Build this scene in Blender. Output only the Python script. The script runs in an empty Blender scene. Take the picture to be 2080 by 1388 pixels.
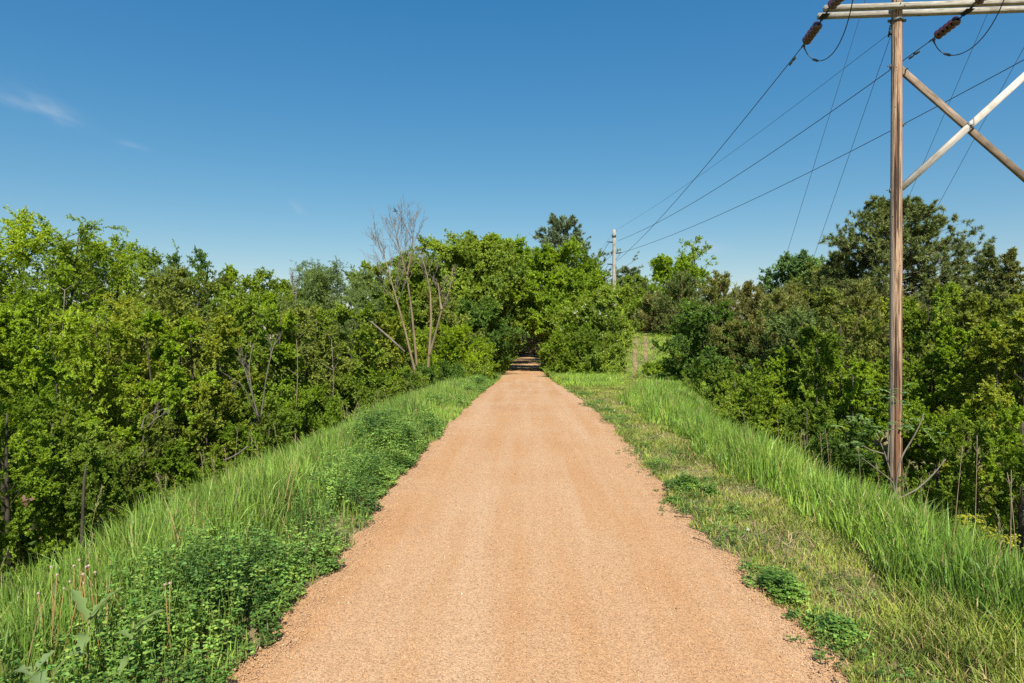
import bpy, math
import numpy as np
from mathutils import Vector, Matrix, Euler

scene = bpy.context.scene
COL = scene.collection
PI = math.pi

# ------------------------------------------------------------------ camera
F_PX = 1387.0
YAW = math.radians(1.074)
PITCH = math.radians(0.33)
CAM = np.array([0.0, 0.0, 1.6])
cam_d = bpy.data.cameras.new('camera')
cam_d.sensor_width = 36.0
cam_d.lens = F_PX * 36.0 / 2080.0
cam_d.clip_start = 0.05
cam_d.clip_end = 6000
cam = bpy.data.objects.new('camera', cam_d)
COL.objects.link(cam)
cam.location = CAM
cam.rotation_euler = (PI / 2 - PITCH, 0, YAW)
scene.camera = cam
_M = np.array(Euler((PI / 2 - PITCH, 0, YAW)).to_matrix())


def W(px, py, Z):
    """world point that shows at photo pixel (px, py) at depth Z metres"""
    v = np.array([(px - 1040.0) / F_PX * Z, -(py - 694.0) / F_PX * Z, -Z])
    return CAM + _M @ v


# ------------------------------------------------------------------ helpers
def sm(a, b, x):
    t = np.clip((np.asarray(x, float) - a) / (b - a), 0, 1)
    return t * t * (3 - 2 * t)


def nrm(a):
    return a / np.maximum(np.linalg.norm(a, axis=-1, keepdims=True), 1e-9)


def mk_mesh(name, V, Q=None, T=None, smooth=False):
    V = np.asarray(V, np.float32).reshape(-1, 3)
    nq = 0 if Q is None else len(Q)
    nt = 0 if T is None else len(T)
    me = bpy.data.meshes.new(name)
    me.vertices.add(len(V))
    me.vertices.foreach_set('co', V.ravel())
    idx = []
    st = []
    if nq:
        idx.append(np.asarray(Q, np.int32).ravel())
        st.append(np.arange(nq, dtype=np.int32) * 4)
    if nt:
        idx.append(np.asarray(T, np.int32).ravel())
        st.append(nq * 4 + np.arange(nt, dtype=np.int32) * 3)
    idx = np.concatenate(idx)
    st = np.concatenate(st)
    me.loops.add(len(idx))
    me.loops.foreach_set('vertex_index', idx)
    me.polygons.add(nq + nt)
    me.polygons.foreach_set('loop_start', st)
    if smooth:
        me.polygons.foreach_set('use_smooth', np.ones(nq + nt, bool))
    me.update(calc_edges=True)
    return me


def cat_geo(parts):
    """parts: list of (V, Q, T) -> one (V, Q, T)"""
    Vs, Qs, Ts, o = [], [], [], 0
    for V, Q, T in parts:
        V = np.asarray(V).reshape(-1, 3)
        Vs.append(V)
        if Q is not None and len(Q):
            Qs.append(np.asarray(Q) + o)
        if T is not None and len(T):
            Ts.append(np.asarray(T) + o)
        o += len(V)
    return (np.concatenate(Vs), np.concatenate(Qs) if Qs else None, np.concatenate(Ts) if Ts else None)


def obj(name, geo, mat, parent=None, loc=(0, 0, 0), smooth=False, color=None):
    me = mk_mesh(name, *geo, smooth=smooth)
    me.materials.append(mat)
    o = bpy.data.objects.new(name, me)
    COL.objects.link(o)
    o.location = loc
    if parent is not None:
        o.parent = parent
    if color is not None:
        o.color = (*color, 1)
    return o


def tag(o, label, cat, group=None, kind=None):
    if label:
        o['label'] = label
    if cat:
        o['category'] = cat
    if group:
        o['group'] = group
    if kind:
        o['kind'] = kind
    return o


def thing(name, label, cat, loc=(0, 0, 0), group=None):
    o = bpy.data.objects.new(name, None)
    o.empty_display_size = 0.2
    COL.objects.link(o)
    o.location = loc
    return tag(o, label, cat, group)


def copy_tree(src, loc, rz=0.0, s=1.0, label=None, group=None):
    c = src.copy()
    COL.objects.link(c)
    c.location = loc
    c.rotation_euler = (0, 0, rz)
    c.scale = (s, s, s)
    if label:
        c['label'] = label
    if group:
        c['group'] = group
    for ch in list(src.children):
        d = ch.copy()
        COL.objects.link(d)
        d.parent = c
    return c


def segs(P0, P1, r0, r1, k=4):
    """independent tapered prisms"""
    P0 = np.asarray(P0, float).reshape(-1, 3)
    P1 = np.asarray(P1, float).reshape(-1, 3)
    n = len(P0)
    r0 = np.broadcast_to(np.asarray(r0, float), (n,))
    r1 = np.broadcast_to(np.asarray(r1, float), (n,))
    D = nrm(P1 - P0)
    ref = np.where(np.abs(D[:, 2:3]) > .9, np.array([[1., 0, 0]]), np.array([[0, 0, 1.]]))
    A = nrm(np.cross(D, ref))
    B = np.cross(D, A)
    an = np.arange(k) * 2 * PI / k
    ring = A[:, None, :] * np.cos(an)[None, :, None] + B[:, None, :] * np.sin(an)[None, :, None]
    V = np.concatenate([P0[:, None] + ring * r0[:, None, None], P1[:, None] + ring * r1[:, None, None]], 1)
    base = np.arange(n)[:, None] * 2 * k
    i = np.arange(k)
    j = (i + 1) % k
    Q = np.stack([base + i, base + j, base + j + k, base + i + k], -1).reshape(-1, 4)
    return V.reshape(-1, 3), Q, None


def tube(P, r, k=8, caps=True):
    """one joined tube along polyline P with radii r"""
    P = np.asarray(P, float)
    n = len(P)
    r = np.broadcast_to(np.asarray(r, float), (n,))
    D = nrm(np.gradient(P, axis=0))
    ref = np.array([1., 0, 0]) if abs(D[0, 2]) > .8 else np.array([0, 0, 1.])
    A = nrm(np.cross(D, ref))
    B = np.cross(D, A)
    an = np.arange(k) * 2 * PI / k
    V = P[:, None] + (A[:, None] * np.cos(an)[None, :, None] + B[:, None] * np.sin(an)[None, :, None]) * r[:, None, None]
    i = np.arange(k)
    j = (i + 1) % k
    Q = np.concatenate([np.stack([a * k + i, a * k + j, (a + 1) * k + j, (a + 1) * k + i], -1) for a in range(n - 1)])
    V = V.reshape(-1, 3)
    T = None
    if caps:
        V = np.concatenate([V, P[:1], P[-1:]])
        c0, c1 = n * k, n * k + 1
        T = np.concatenate([np.stack([np.full(k, c0), j, i], -1), np.stack([np.full(k, c1), (n - 1) * k + i, (n - 1) * k + j], -1)])
    return V, Q, T


def bezier(a, b, c, u):
    u = np.asarray(u)[..., None]
    return (1 - u) ** 2 * a + 2 * u * (1 - u) * b + u * u * c


def box_geo(c, ax, ay, az, sx, sy, sz, bev=0.0):
    """oriented box with chamfered long edges (long axis ax)"""
    c = np.asarray(c, float)
    b = bev
    prof = np.array([(-sy + b, -sz), (sy - b, -sz), (sy, -sz + b), (sy, sz - b), (sy - b, sz), (-sy + b, sz), (-sy, sz - b), (-sy, -sz + b)]) if b > 0 else \
        np.array([(-sy, -sz), (sy, -sz), (sy, sz), (-sy, sz)])
    k = len(prof)
    V = []
    for e in (-sx, sx):
        V.append(c + ax * e + prof[:, :1] * ay + prof[:, 1:] * az)
    V = np.concatenate(V)
    i = np.arange(k)
    j = (i + 1) % k
    Q = np.stack([i, j, j + k, i + k], -1)
    V = np.concatenate([V, [V[:k].mean(0)], [V[k:].mean(0)]])
    T = np.concatenate([np.stack([np.full(k, 2 * k), j, i], -1), np.stack([np.full(k, 2 * k + 1), k + i, k + j], -1)])
    return V, Q, T


def leaf_quads(P, D, N, L, Wd, fold=.18, wide=.45):
    D = nrm(D)
    S = nrm(np.cross(D, N))
    N2 = np.cross(S, D)
    L = np.broadcast_to(np.asarray(L, float), (len(P),))[:, None]
    Wd = np.broadcast_to(np.asarray(Wd, float), (len(P),))[:, None]
    m = P + D * L * wide + N2 * fold * Wd
    V = np.stack([P, m + S * Wd * .5, P + D * L, m - S * Wd * .5], 1).reshape(-1, 3)
    Q = np.arange(len(P) * 4).reshape(-1, 4)
    return V, Q, None


# ------------------------------------------------------------------ terrain
YP = [-30, 13, 20, 27, 33, 45, 57, 75, 95, 150, 240, 400]
ZP = [0, 0, -.10, -.30, -.50, -.72, -.84, -.95, -1.0, -1.05, -1.0, -1.0]


def zpath(y):
    return np.interp(y, YP, ZP)


LY = [-20, 2.9, 3.6, 4.7, 5.5, 7.6, 11, 15.5, 24, 33, 60, 95, 400]
LX = [-1.43, -1.43, -1.37, -1.34, -1.39, -1.44, -1.42, -1.38, -1.36, -1.33, -1.30, -1.25, -1.25]
RY = [-20, 2.9, 4.0, 5.2, 6.5, 8.5, 11, 14, 17, 22, 30, 40, 60, 95, 400]
RX = [1.54, 1.54, 1.55, 1.5, 1.46, 1.52, 1.56, 1.62, 1.55, 1.50, 1.38, 1.28, 1.22, 1.2, 1.2]


def wob(y, s):
    y = np.asarray(y, float)
    return .030 * np.sin(y * 2.3 + s) + .024 * np.sin(y * 5.1 + 2 * s) + .028 * np.sin(y * 11.7 + 3 * s) + .018 * np.sin(y * 23 + s)


def xl(y):
    return np.interp(y, LY, LX) + wob(y, 1.3) * np.clip(1.2 - np.asarray(y) / 60, .4, 1)


def xr(y):
    return np.interp(y, RY, RX) + wob(y, 4.1) * np.clip(1.2 - np.asarray(y) / 60, .4, 1)


def sr_(y):
    return 2.30 + 3.2 * sm(15, 27, y)


def zt(x, y):
    x = np.asarray(x, float)
    y = np.asarray(y, float)
    zp = zpath(y)
    dl = 3.5 * (1 - sm(20, 42, y)) + .35
    ul = sm(0, 1, (-x - 2.1) / (dl * 1.6 + .3))
    dr = 3.5 * (1 - sm(19, 30, y)) + .15
    ur = sm(0, 1, (x - sr_(y)) / (dr * 1.55 + .25))
    z = zp - dl * ul - dr * ur
    z = z + 2.75 * sm(29.5, 48, y) * sm(2.4, 6.2, x) * (1 - .75 * sm(12, 24, x))
    far = sm(4, 12, np.abs(x))
    z = z + far * (.16 * np.sin(x * .55 + y * .31) + .12 * np.sin(x * .9 - y * .77 + 2))
    z = z + .015 * np.sin(x * 3.1 + y * 1.7) * sm(1.9, 2.6, np.abs(x))
    return z
# ------------------------------------------------------------------ materials
class NT:
    def __init__(s, name):
        s.m = bpy.data.materials.new(name)
        s.m.use_nodes = True
        s.t = s.m.node_tree
        s.t.nodes.clear()
        s.out = s.t.nodes.new('ShaderNodeOutputMaterial')

    def n(s, typ, **kw):
        nd = s.t.nodes.new(typ)
        for k, v in kw.items():
            if k.startswith('in_'):
                key = k[3:]
                key = int(key) if key.isdigit() else key.replace('_', ' ')
                s.set(nd.inputs[key], v)
            else:
                setattr(nd, k, v)
        return nd

    def set(s, inp, v):
        if hasattr(v, 'is_output'):
            s.t.links.new(v, inp)
        else:
            inp.default_value = v

    def noise(s, vec, scale, detail=3, rough=.55, dim='3D'):
        return s.n('ShaderNodeTexNoise', in_Vector=vec, in_Scale=scale, in_Detail=detail, in_Roughness=rough)

    def ramp(s, fac, stops):
        r = s.n('ShaderNodeValToRGB', in_Fac=fac)
        e = r.color_ramp.elements
        while len(e) < len(stops):
            e.new(.5)
        for el, (p, c) in zip(e, stops):
            el.position = p
            el.color = (*c, 1) if len(c) == 3 else c
        return r.outputs[0]

    def mix(s, fac, a, b, mode='MIX'):
        m = s.n('ShaderNodeMix', data_type='RGBA', blend_type=mode)
        s.set(m.inputs[0], fac)
        s.set(m.inputs[6], a)
        s.set(m.inputs[7], b)
        return m.outputs[2]

    def maprange(s, v, a, b, c, d):
        return s.n('ShaderNodeMapRange', in_0=v, in_1=a, in_2=b, in_3=c, in_4=d).outputs[0]

    def math(s, op, a, b=0.0):
        m = s.n('ShaderNodeMath', operation=op)
        s.set(m.inputs[0], a)
        s.set(m.inputs[1], b)
        return m.outputs[0]

    def done(s, sh):
        s.t.links.new(sh, s.out.inputs[0])
        return s.m


def c4(c):
    return (*c, 1)


def leaf_mat(name, base=None, hue_to=(.5, .6, .08), hue_amt=.35, vmin=.55, vmax=1.35, trans=.35, rough=.5, spec=.25, patch=0.5, patch_col=None, patch_scale=.8, dry=0.0, dry_col=(.42, .33, .14)):
    """thin leaf: diffuse + gloss front, light passing through; colour = object's own colour varied leaf by leaf"""
    t = NT(name)
    geo = t.n('ShaderNodeNewGeometry')
    rnd = geo.outputs['Random Per Island']
    if base is None:
        col = t.n('ShaderNodeObjectInfo').outputs['Color']
    else:
        col = c4(base)
    wn = t.n('ShaderNodeTexWhiteNoise', noise_dimensions='1D', in_W=rnd)
    v = t.maprange(rnd, 0, 1, vmin, vmax)
    hs = t.n('ShaderNodeHueSaturation', in_Value=v, in_Color=col)
    t.set(hs.inputs['Hue'], t.maprange(wn.outputs['Value'], 0, 1, .5 - .022 * hue_amt * 2, .5 + .012 * hue_amt * 2))
    c = hs.outputs[0]
    pos = t.n('ShaderNodeTexCoord').outputs['Object']
    nz = t.noise(pos, patch_scale, 2)
    pv = t.maprange(nz.outputs[0], .35, .65, 1 - patch * .35, 1 + patch * .35)
    hs2 = t.n('ShaderNodeHueSaturation', in_Color=c, in_Value=pv)
    t.set(hs2.inputs['Hue'], t.maprange(nz.outputs[0], .3, .7, .5 + .012 * patch, .5 - .016 * patch))
    c = hs2.outputs[0]
    if dry:
        c = t.mix(t.math('GREATER_THAN', wn.outputs['Value'], 1 - dry), c, c4(dry_col))
    bs = t.n('ShaderNodeBsdfPrincipled', in_Base_Color=c, in_Roughness=rough)
    bs.inputs['Specular IOR Level'].default_value = spec
    tc = t.n('ShaderNodeHueSaturation', in_Color=c, in_Hue=.485, in_Saturation=1.1, in_Value=1.25)
    tr = t.n('ShaderNodeBsdfTranslucent', in_Color=tc.outputs[0])
    mx = t.n('ShaderNodeMixShader', in_0=trans, in_1=bs.outputs[0], in_2=tr.outputs[0])
    return t.done(mx.outputs[0])


M = {}
M['leaf'] = leaf_mat('leaf', patch=.8, patch_scale=.55, trans=.50, vmin=.6, vmax=1.45, hue_amt=.5)
M['needle'] = leaf_mat('needle', trans=.12, rough=.55, spec=.2, patch=.5, patch_scale=.7, vmin=.6, vmax=1.3, dry=.03, dry_col=(.16, .1, .04))
M['cedar'] = leaf_mat('cedar_spray', trans=.25, rough=.6, spec=.15, patch=.8, patch_scale=.9, vmin=.5, vmax=1.5, hue_amt=.6, dry=.03, dry_col=(.16, .12, .04))
M['grass'] = leaf_mat('grass_blade', trans=.32, rough=.45, spec=.3, patch=1.0, patch_scale=.9, vmin=.45, vmax=1.5, hue_amt=.6, dry=.05)
M['turf'] = leaf_mat('turf_blade', trans=.25, rough=.55, spec=.2, patch=1.3, patch_scale=1.6, vmin=.65, vmax=1.3, hue_amt=.8, dry=.15, dry_col=(.42, .32, .13))
M['clover'] = leaf_mat('clover_leaf', trans=.3, rough=.5, spec=.25, patch=1.4, patch_scale=2.6, vmin=.55, vmax=1.5, hue_amt=.9)
M['blossom'] = leaf_mat('blossom', base=(.6, .6, .5), trans=.2, vmin=.8, vmax=1.1, hue_amt=0, patch=0)
M['yellow'] = leaf_mat('yellow_flower', base=(.36, .37, .025), trans=.2, vmin=.7, vmax=1.2, hue_amt=.6, patch=.2)


def bark_mat(name, ca, cb, sc=6.0):
    t = NT(name)
    pos = t.n('ShaderNodeTexCoord').outputs['Object']
    mp = t.n('ShaderNodeMapping', in_Vector=pos, in_Scale=(1, 1, .25))
    nz = t.noise(mp.outputs[0], sc, 5, .65)
    c = t.ramp(nz.outputs[0], [(.3, ca), (.7, cb)])
    bs = t.n('ShaderNodeBsdfPrincipled', in_Base_Color=c, in_Roughness=.9)
    bp = t.n('ShaderNodeBump', in_Strength=.6, in_Distance=.03, in_Height=nz.outputs[0])
    t.set(bs.inputs['Normal'], bp.outputs[0])
    return t.done(bs.outputs[0])


M['bark'] = bark_mat('bark_grey_brown', (.022, .017, .011), (.075, .058, .040))
M['bark_red'] = bark_mat('bark_pine', (.06, .032, .018), (.16, .095, .055))
M['dead'] = bark_mat('bare_dead_wood', (.115, .082, .046), (.24, .175, .10), 4)
M['dead_grey'] = bark_mat('grey_dead_wood', (.09, .075, .058), (.21, .175, .135), 5)
M['dry_stem'] = bark_mat('dry_stem', (.16, .115, .07), (.34, .26, .16), 20)
M['tan_stem'] = bark_mat('tan_stem', (.22, .12, .035), (.33, .21, .07), 20)


def pole_mat():
    t = NT('weathered_pole_wood')
    tc = t.n('ShaderNodeTexCoord').outputs['Object']

    def streak(zs, scale, loc, detail=4):
        mp = t.n('ShaderNodeMapping', in_Vector=tc, in_Scale=(1, 1, zs), in_Location=loc)
        return t.noise(mp.outputs[0], scale, detail, .6).outputs[0]

    fine = streak(.05, 46, (0, 0, 0), 6)
    c = t.ramp(fine, [(.32, (.16, .085, .042)), (.5, (.38, .24, .142)), (.66, (.50, .35, .235))])
    # pale weathered flanks
    sp = t.n('ShaderNodeSeparateXYZ', in_0=tc)
    g = t.maprange(t.math('ABSOLUTE', t.math('ADD', sp.outputs[0], .01)), .07, .15, 0, .8)
    c = t.mix(g, c, (.33, .28, .225, 1))
    # broad rust-brown preservative streaks
    m1 = t.maprange(streak(.03, 8, (.31, .17, 0)), .495, .57, 0, .85)
    c = t.mix(m1, c, (.135, .054, .024, 1))
    # long dark drying cracks
    m2 = t.maprange(streak(.022, 13, (2.3, 1.7, .4), 4), .55, .595, 0, .95)
    c = t.mix(m2, c, (.035, .017, .009, 1))
    vo = t.n('ShaderNodeTexVoronoi', in_Vector=tc, in_Scale=5.5)
    k = t.maprange(vo.outputs['Distance'], .07, .13, .9, 0)
    c = t.mix(k, c, (.035, .02, .012, 1))
    bs = t.n('ShaderNodeBsdfPrincipled', in_Base_Color=c, in_Roughness=.85)
    h = t.math('SUBTRACT', fine, t.math('MULTIPLY', m2, 1.5))
    bp = t.n('ShaderNodeBump', in_Strength=.8, in_Distance=.025, in_Height=h)
    t.set(bs.inputs['Normal'], bp.outputs[0])
    return t.done(bs.outputs[0])


def beam_mat(name, a, b, cdark, axis=0):
    t = NT(name)
    tc = t.n('ShaderNodeTexCoord').outputs['Object']
    scl = [1, 1, 1]
    scl[axis] = .06
    mp = t.n('ShaderNodeMapping', in_Vector=tc, in_Scale=tuple(scl))
    nz = t.noise(mp.outputs[0], 40, 6, .7)
    c = t.ramp(nz.outputs[0], [(.3, cdark), (.48, a), (.7, b)])
    big = t.noise(tc, 2.2, 3)
    c = t.mix(t.maprange(big.outputs[0], .5, .68, 0, .55), c, c4(cdark))
    bs = t.n('ShaderNodeBsdfPrincipled', in_Base_Color=c, in_Roughness=.85)
    bp = t.n('ShaderNodeBump', in_Strength=.5, in_Distance=.01, in_Height=nz.outputs[0])
    t.set(bs.inputs['Normal'], bp.outputs[0])
    return t.done(bs.outputs[0])


M['pole'] = pole_mat()
M['beam'] = beam_mat('weathered_crossarm_timber', (.34, .31, .25), (.50, .46, .39), (.14, .115, .08))
M['brace_pale'] = beam_mat('bleached_brace_timber', (.45, .41, .355), (.58, .535, .47), (.27, .235, .19))
M['brace_brown'] = beam_mat('brown_brace_timber', (.20, .14, .09), (.32, .245, .18), (.08, .055, .035))


def plain(name, col, rough=.5, metal=0.0, spec=.5, coat=0.0, nscale=30, var=.25):
    t = NT(name)
    tc = t.n('ShaderNodeTexCoord').outputs['Object']
    nz = t.noise(tc, nscale, 3)
    c = t.mix(nz.outputs[0], c4([x * (1 - var) for x in col]), c4([min(1, x * (1 + var)) for x in col]))
    bs = t.n('ShaderNodeBsdfPrincipled', in_Base_Color=c, in_Roughness=rough, in_Metallic=metal)
    bs.inputs['Specular IOR Level'].default_value = spec
    bs.inputs['Coat Weight'].default_value = coat
    return t.done(bs.outputs[0])


M['steel'] = plain('galvanised_steel', (.11, .12, .12), .55, .6)
M['dark_steel'] = plain('dark_steel', (.02, .022, .022), .6, .3)
M['wire'] = plain('aluminium_conductor', (.045, .05, .055), .6, .2)
M['porcelain'] = plain('brown_glazed_porcelain', (.050, .010, .008), .10, 0, .6, .7, 8, .5)
M['rubber'] = plain('black_polymer', (.012, .012, .014), .5)
M['seed'] = plain('seed_head', (.50, .36, .30), .9)
M['insect'] = plain('brown_wing', (.11, .06, .028), .7)
M['bird'] = plain('dark_feather', (.03, .035, .045), .8)


def gravel_mat():
    t = NT('crushed_limestone')
    tc = t.n('ShaderNodeTexCoord').outputs['Object']
    big = t.noise(tc, .55, 4, .55)
    mp = t.n('ShaderNodeMapping', in_Vector=tc, in_Scale=(1.9, .09, 1))
    lane = t.noise(mp.outputs[0], 1.3, 4, .6)
    c = t.ramp(big.outputs[0], [(.28, (.39, .205, .093)), (.5, (.430, .246, .121)), (.72, (.440, .275, .153))])
    lf = t.maprange(lane.outputs[0], .38, .64, 0, .75)
    c = t.mix(lf, c, (.475, .32, .197, 1))
    vo = t.n('ShaderNodeTexVoronoi', in_Vector=tc, in_Scale=150, in_Randomness=1)
    sep = t.n('ShaderNodeSeparateColor', in_0=vo.outputs['Color'])
    st = t.ramp(sep.outputs[0], [(0, (.42, .36, .30)), (.12, (.72, .66, .60)), (.5, (1.0, 1.0, 1.0)), (.85, (1.15, 1.12, 1.05)), (1, (1.45, 1.45, 1.45))])
    c = t.mix(.85, c, st, 'MULTIPLY')
    fine = t.noise(tc, 260, 3, .7)
    c = t.mix(.5, c, t.ramp(fine.outputs[0], [(.32, (.48, .44, .38)), (.6, (1.2, 1.2, 1.2))]), 'MULTIPLY')
    bs = t.n('ShaderNodeBsdfPrincipled', in_Base_Color=c, in_Roughness=.92)
    bs.inputs['Specular IOR Level'].default_value = .2
    hh = t.math('ADD', t.math('MULTIPLY', vo.outputs['Distance'], -.8), t.math('MULTIPLY', fine.outputs[0], .5))
    bp = t.n('ShaderNodeBump', in_Strength=.32, in_Distance=.009, in_Height=hh)
    t.set(bs.inputs['Normal'], bp.outputs[0])
    return t.done(bs.outputs[0])


def soil_mat():
    t = NT('soil_and_litter')
    tc = t.n('ShaderNodeTexCoord').outputs['Object']
    a = t.noise(tc, 1.1, 5, .6)
    b = t.noise(tc, 28, 4, .7)
    c = t.ramp(a.outputs[0], [(.35, (.10, .105, .036)), (.5, (.18, .15, .068)), (.66, (.29, .215, .115))])
    c = t.mix(.7, c, t.ramp(b.outputs[0], [(.3, (.45, .42, .38)), (.65, (1.15, 1.1, 1.0))]), 'MULTIPLY')
    bs = t.n('ShaderNodeBsdfPrincipled', in_Base_Color=c, in_Roughness=.95)
    bp = t.n('ShaderNodeBump', in_Strength=.6, in_Distance=.03, in_Height=b.outputs[0])
    t.set(bs.inputs['Normal'], bp.outputs[0])
    return t.done(bs.outputs[0])


def dirt_mat():
    t = NT('trodden_dirt')
    tc = t.n('ShaderNodeTexCoord').outputs['Object']
    a = t.noise(tc, 3, 5, .65)
    c = t.ramp(a.outputs[0], [(.3, (.13, .085, .04)), (.5, (.22, .145, .075)), (.7, (.31, .21, .12))])
    bs = t.n('ShaderNodeBsdfPrincipled', in_Base_Color=c, in_Roughness=.95)
    return t.done(bs.outputs[0])


def pebble_mat():
    t = NT('loose_stone')
    rnd = t.n('ShaderNodeNewGeometry').outputs['Random Per Island']
    c = t.ramp(rnd, [(0, (.24, .14, .08)), (.3, (.40, .22, .10)), (.7, (.46, .27, .13)), (.95, (.50, .34, .20)), (1, (.55, .44, .31))])
    bs = t.n('ShaderNodeBsdfPrincipled', in_Base_Color=c, in_Roughness=.85)
    return t.done(bs.outputs[0])


M['gravel'] = gravel_mat()
M['soil'] = soil_mat()
M['dirt'] = dirt_mat()
M['pebble'] = pebble_mat()

# ------------------------------------------------------------------ sun and sky
SUN_EL = math.radians(47)
LIGHT_AZ = np.array([-0.13, 1.0])
LIGHT_AZ = LIGHT_AZ / np.linalg.norm(LIGHT_AZ)
sd = bpy.data.lights.new('sun', 'SUN')
sd.energy = 5.0
sd.angle = math.radians(.53)
sd.color = (1.0, .955, .86)
sun = bpy.data.objects.new('sun', sd)
COL.objects.link(sun)
dirv = Vector((LIGHT_AZ[0] * math.cos(SUN_EL), LIGHT_AZ[1] * math.cos(SUN_EL), -math.sin(SUN_EL)))
sun.rotation_euler = dirv.to_track_quat('-Z', 'Y').to_euler()
sun.location = (0, -20, 40)

world = bpy.data.worlds.new('World')
scene.world = world
world.use_nodes = True
wt = world.node_tree
wt.nodes.clear()
wo = wt.nodes.new('ShaderNodeOutputWorld')
bg = wt.nodes.new('ShaderNodeBackground')
sky = wt.nodes.new('ShaderNodeTexSky')
sky.sky_type = 'NISHITA'
sky.sun_disc = False
sky.sun_elevation = SUN_EL
sky.sun_rotation = math.atan2(-LIGHT_AZ[0], -LIGHT_AZ[1]) % (2 * PI)
sky.altitude = 300
sky.air_density = 1.0
sky.dust_density = 0.4
sky.ozone_density = 2.0
bg.inputs[1].default_value = .079
SKY_OUT = sky.outputs[0]


def wl(a, b):
    wt.links.new(a, b)


hsv = wt.nodes.new('ShaderNodeHueSaturation')
hsv.inputs['Hue'].default_value = .487
hsv.inputs['Saturation'].default_value = 1.37
wl(SKY_OUT, hsv.inputs['Color'])
_sep = wt.nodes.new('ShaderNodeSeparateColor')
wl(hsv.outputs[0], _sep.inputs[0])
_cmb = wt.nodes.new('ShaderNodeCombineColor')
for _i, (_p, _k) in enumerate(((.90, 1.03), (.80, 1.11), (.54, 1.88))):      # softer, less cyan horizon
    _a = wt.nodes.new('ShaderNodeMath')
    _a.operation = 'POWER'
    wl(_sep.outputs[_i], _a.inputs[0])
    _a.inputs[1].default_value = _p
    _b = wt.nodes.new('ShaderNodeMath')
    _b.operation = 'MULTIPLY'
    wl(_a.outputs[0], _b.inputs[0])
    _b.inputs[1].default_value = _k
    wl(_b.outputs[0], _cmb.inputs[_i])
SKY_OUT = _cmb.outputs[0]

# faint cirrus wisps, fixed in the sky by direction
geo_w = wt.nodes.new('ShaderNodeTexCoord')


def wm(op, a, b=0.0):
    m = wt.nodes.new('ShaderNodeMath')
    m.operation = op
    for i, v in enumerate((a, b)):
        if hasattr(v, 'is_output'):
            wl(v, m.inputs[i])
        else:
            m.inputs[i].default_value = v
    return m.outputs[0]


sepw = wt.nodes.new('ShaderNodeSeparateXYZ')
wl(geo_w.outputs['Generated'], sepw.inputs[0])
AZW = wm('ARCTAN2', sepw.outputs[0], sepw.outputs[1])
ELW = wm('ARCSINE', sepw.outputs[2])


def wisp(px, py, half_len, half_wid, tilt, amount, nscale, seed):
    global SKY_OUT
    v = nrm(W(px, py, 1000.0) - CAM)
    az0, el0 = math.atan2(v[0], v[1]), math.asin(v[2])
    da = wm('MULTIPLY', wm('SUBTRACT', AZW, az0), math.cos(el0))
    de = wm('SUBTRACT', ELW, el0)
    ct, st = math.cos(tilt), math.sin(tilt)
    u = wm('ADD', wm('MULTIPLY', da, ct), wm('MULTIPLY', de, st))
    w = wm('SUBTRACT', wm('MULTIPLY', de, ct), wm('MULTIPLY', da, st))
    cmb = wt.nodes.new('ShaderNodeCombineXYZ')
    wl(wm('MULTIPLY', u, .35), cmb.inputs[0])
    wl(w, cmb.inputs[1])
    cmb.inputs[2].default_value = seed
    nz = wt.nodes.new('ShaderNodeTexNoise')
    nz.inputs['Scale'].default_value = nscale
    nz.inputs['Detail'].default_value = 4
    wl(cmb.outputs[0], nz.inputs['Vector'])
    r2 = wm('ADD', wm('POWER', wm('DIVIDE', u, half_len), 2), wm('POWER', wm('DIVIDE', wm('ADD', w, wm('MULTIPLY', wm('SUBTRACT', nz.outputs[0], .5), half_wid * 2.2)), half_wid), 2))
    f = wm('POWER', 2.718, wm('MULTIPLY', r2, -1.3))
    mr = wt.nodes.new('ShaderNodeMapRange')
    wl(nz.outputs[0], mr.inputs[0])
    mr.inputs[1].default_value, mr.inputs[2].default_value = .3, .66
    f = wm('MULTIPLY', wm('MULTIPLY', f, mr.outputs[0]), amount)
    mx = wt.nodes.new('ShaderNodeMix')
    mx.data_type = 'RGBA'
    wl(f, mx.inputs[0])
    wl(SKY_OUT, mx.inputs[6])
    mx.inputs[7].default_value = (4.6, 5.2, 5.9, 1)
    SKY_OUT = mx.outputs[2]


wisp(98, 216, .036, .0105, -.36, .34, 60, 1.0)
wisp(36, 202, .030, .007, -.20, .22, 60, 2.0)
wisp(262, 293, .018, .0035, -.14, .22, 60, 5.0)
wisp(606, 425, .014, .006, -.85, .22, 60, 7.0)
wisp(1420, 498, .034, .009, -.18, .40, 55, 9.0)
wl(SKY_OUT, bg.inputs[0])
wl(bg.outputs[0], wo.inputs[0])

scene.view_settings.view_transform = 'Standard'
scene.view_settings.look = 'None'
scene.view_settings.gamma = 1
scene.view_settings.exposure = 0.73
scene.cycles.max_bounces = 10
scene.cycles.diffuse_bounces = 7
scene.cycles.glossy_bounces = 2
scene.cycles.transmission_bounces = 7
scene.cycles.transparent_max_bounces = 4
scene.cycles.sample_clamp_indirect = 6
scene.cycles.use_denoising = False
# ------------------------------------------------------------------ ground sheet
def axis_pts(spec):
    out = []
    for a, b, d in spec:
        out.append(np.arange(a, b, d))
    return np.unique(np.round(np.concatenate(out), 4))


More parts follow.
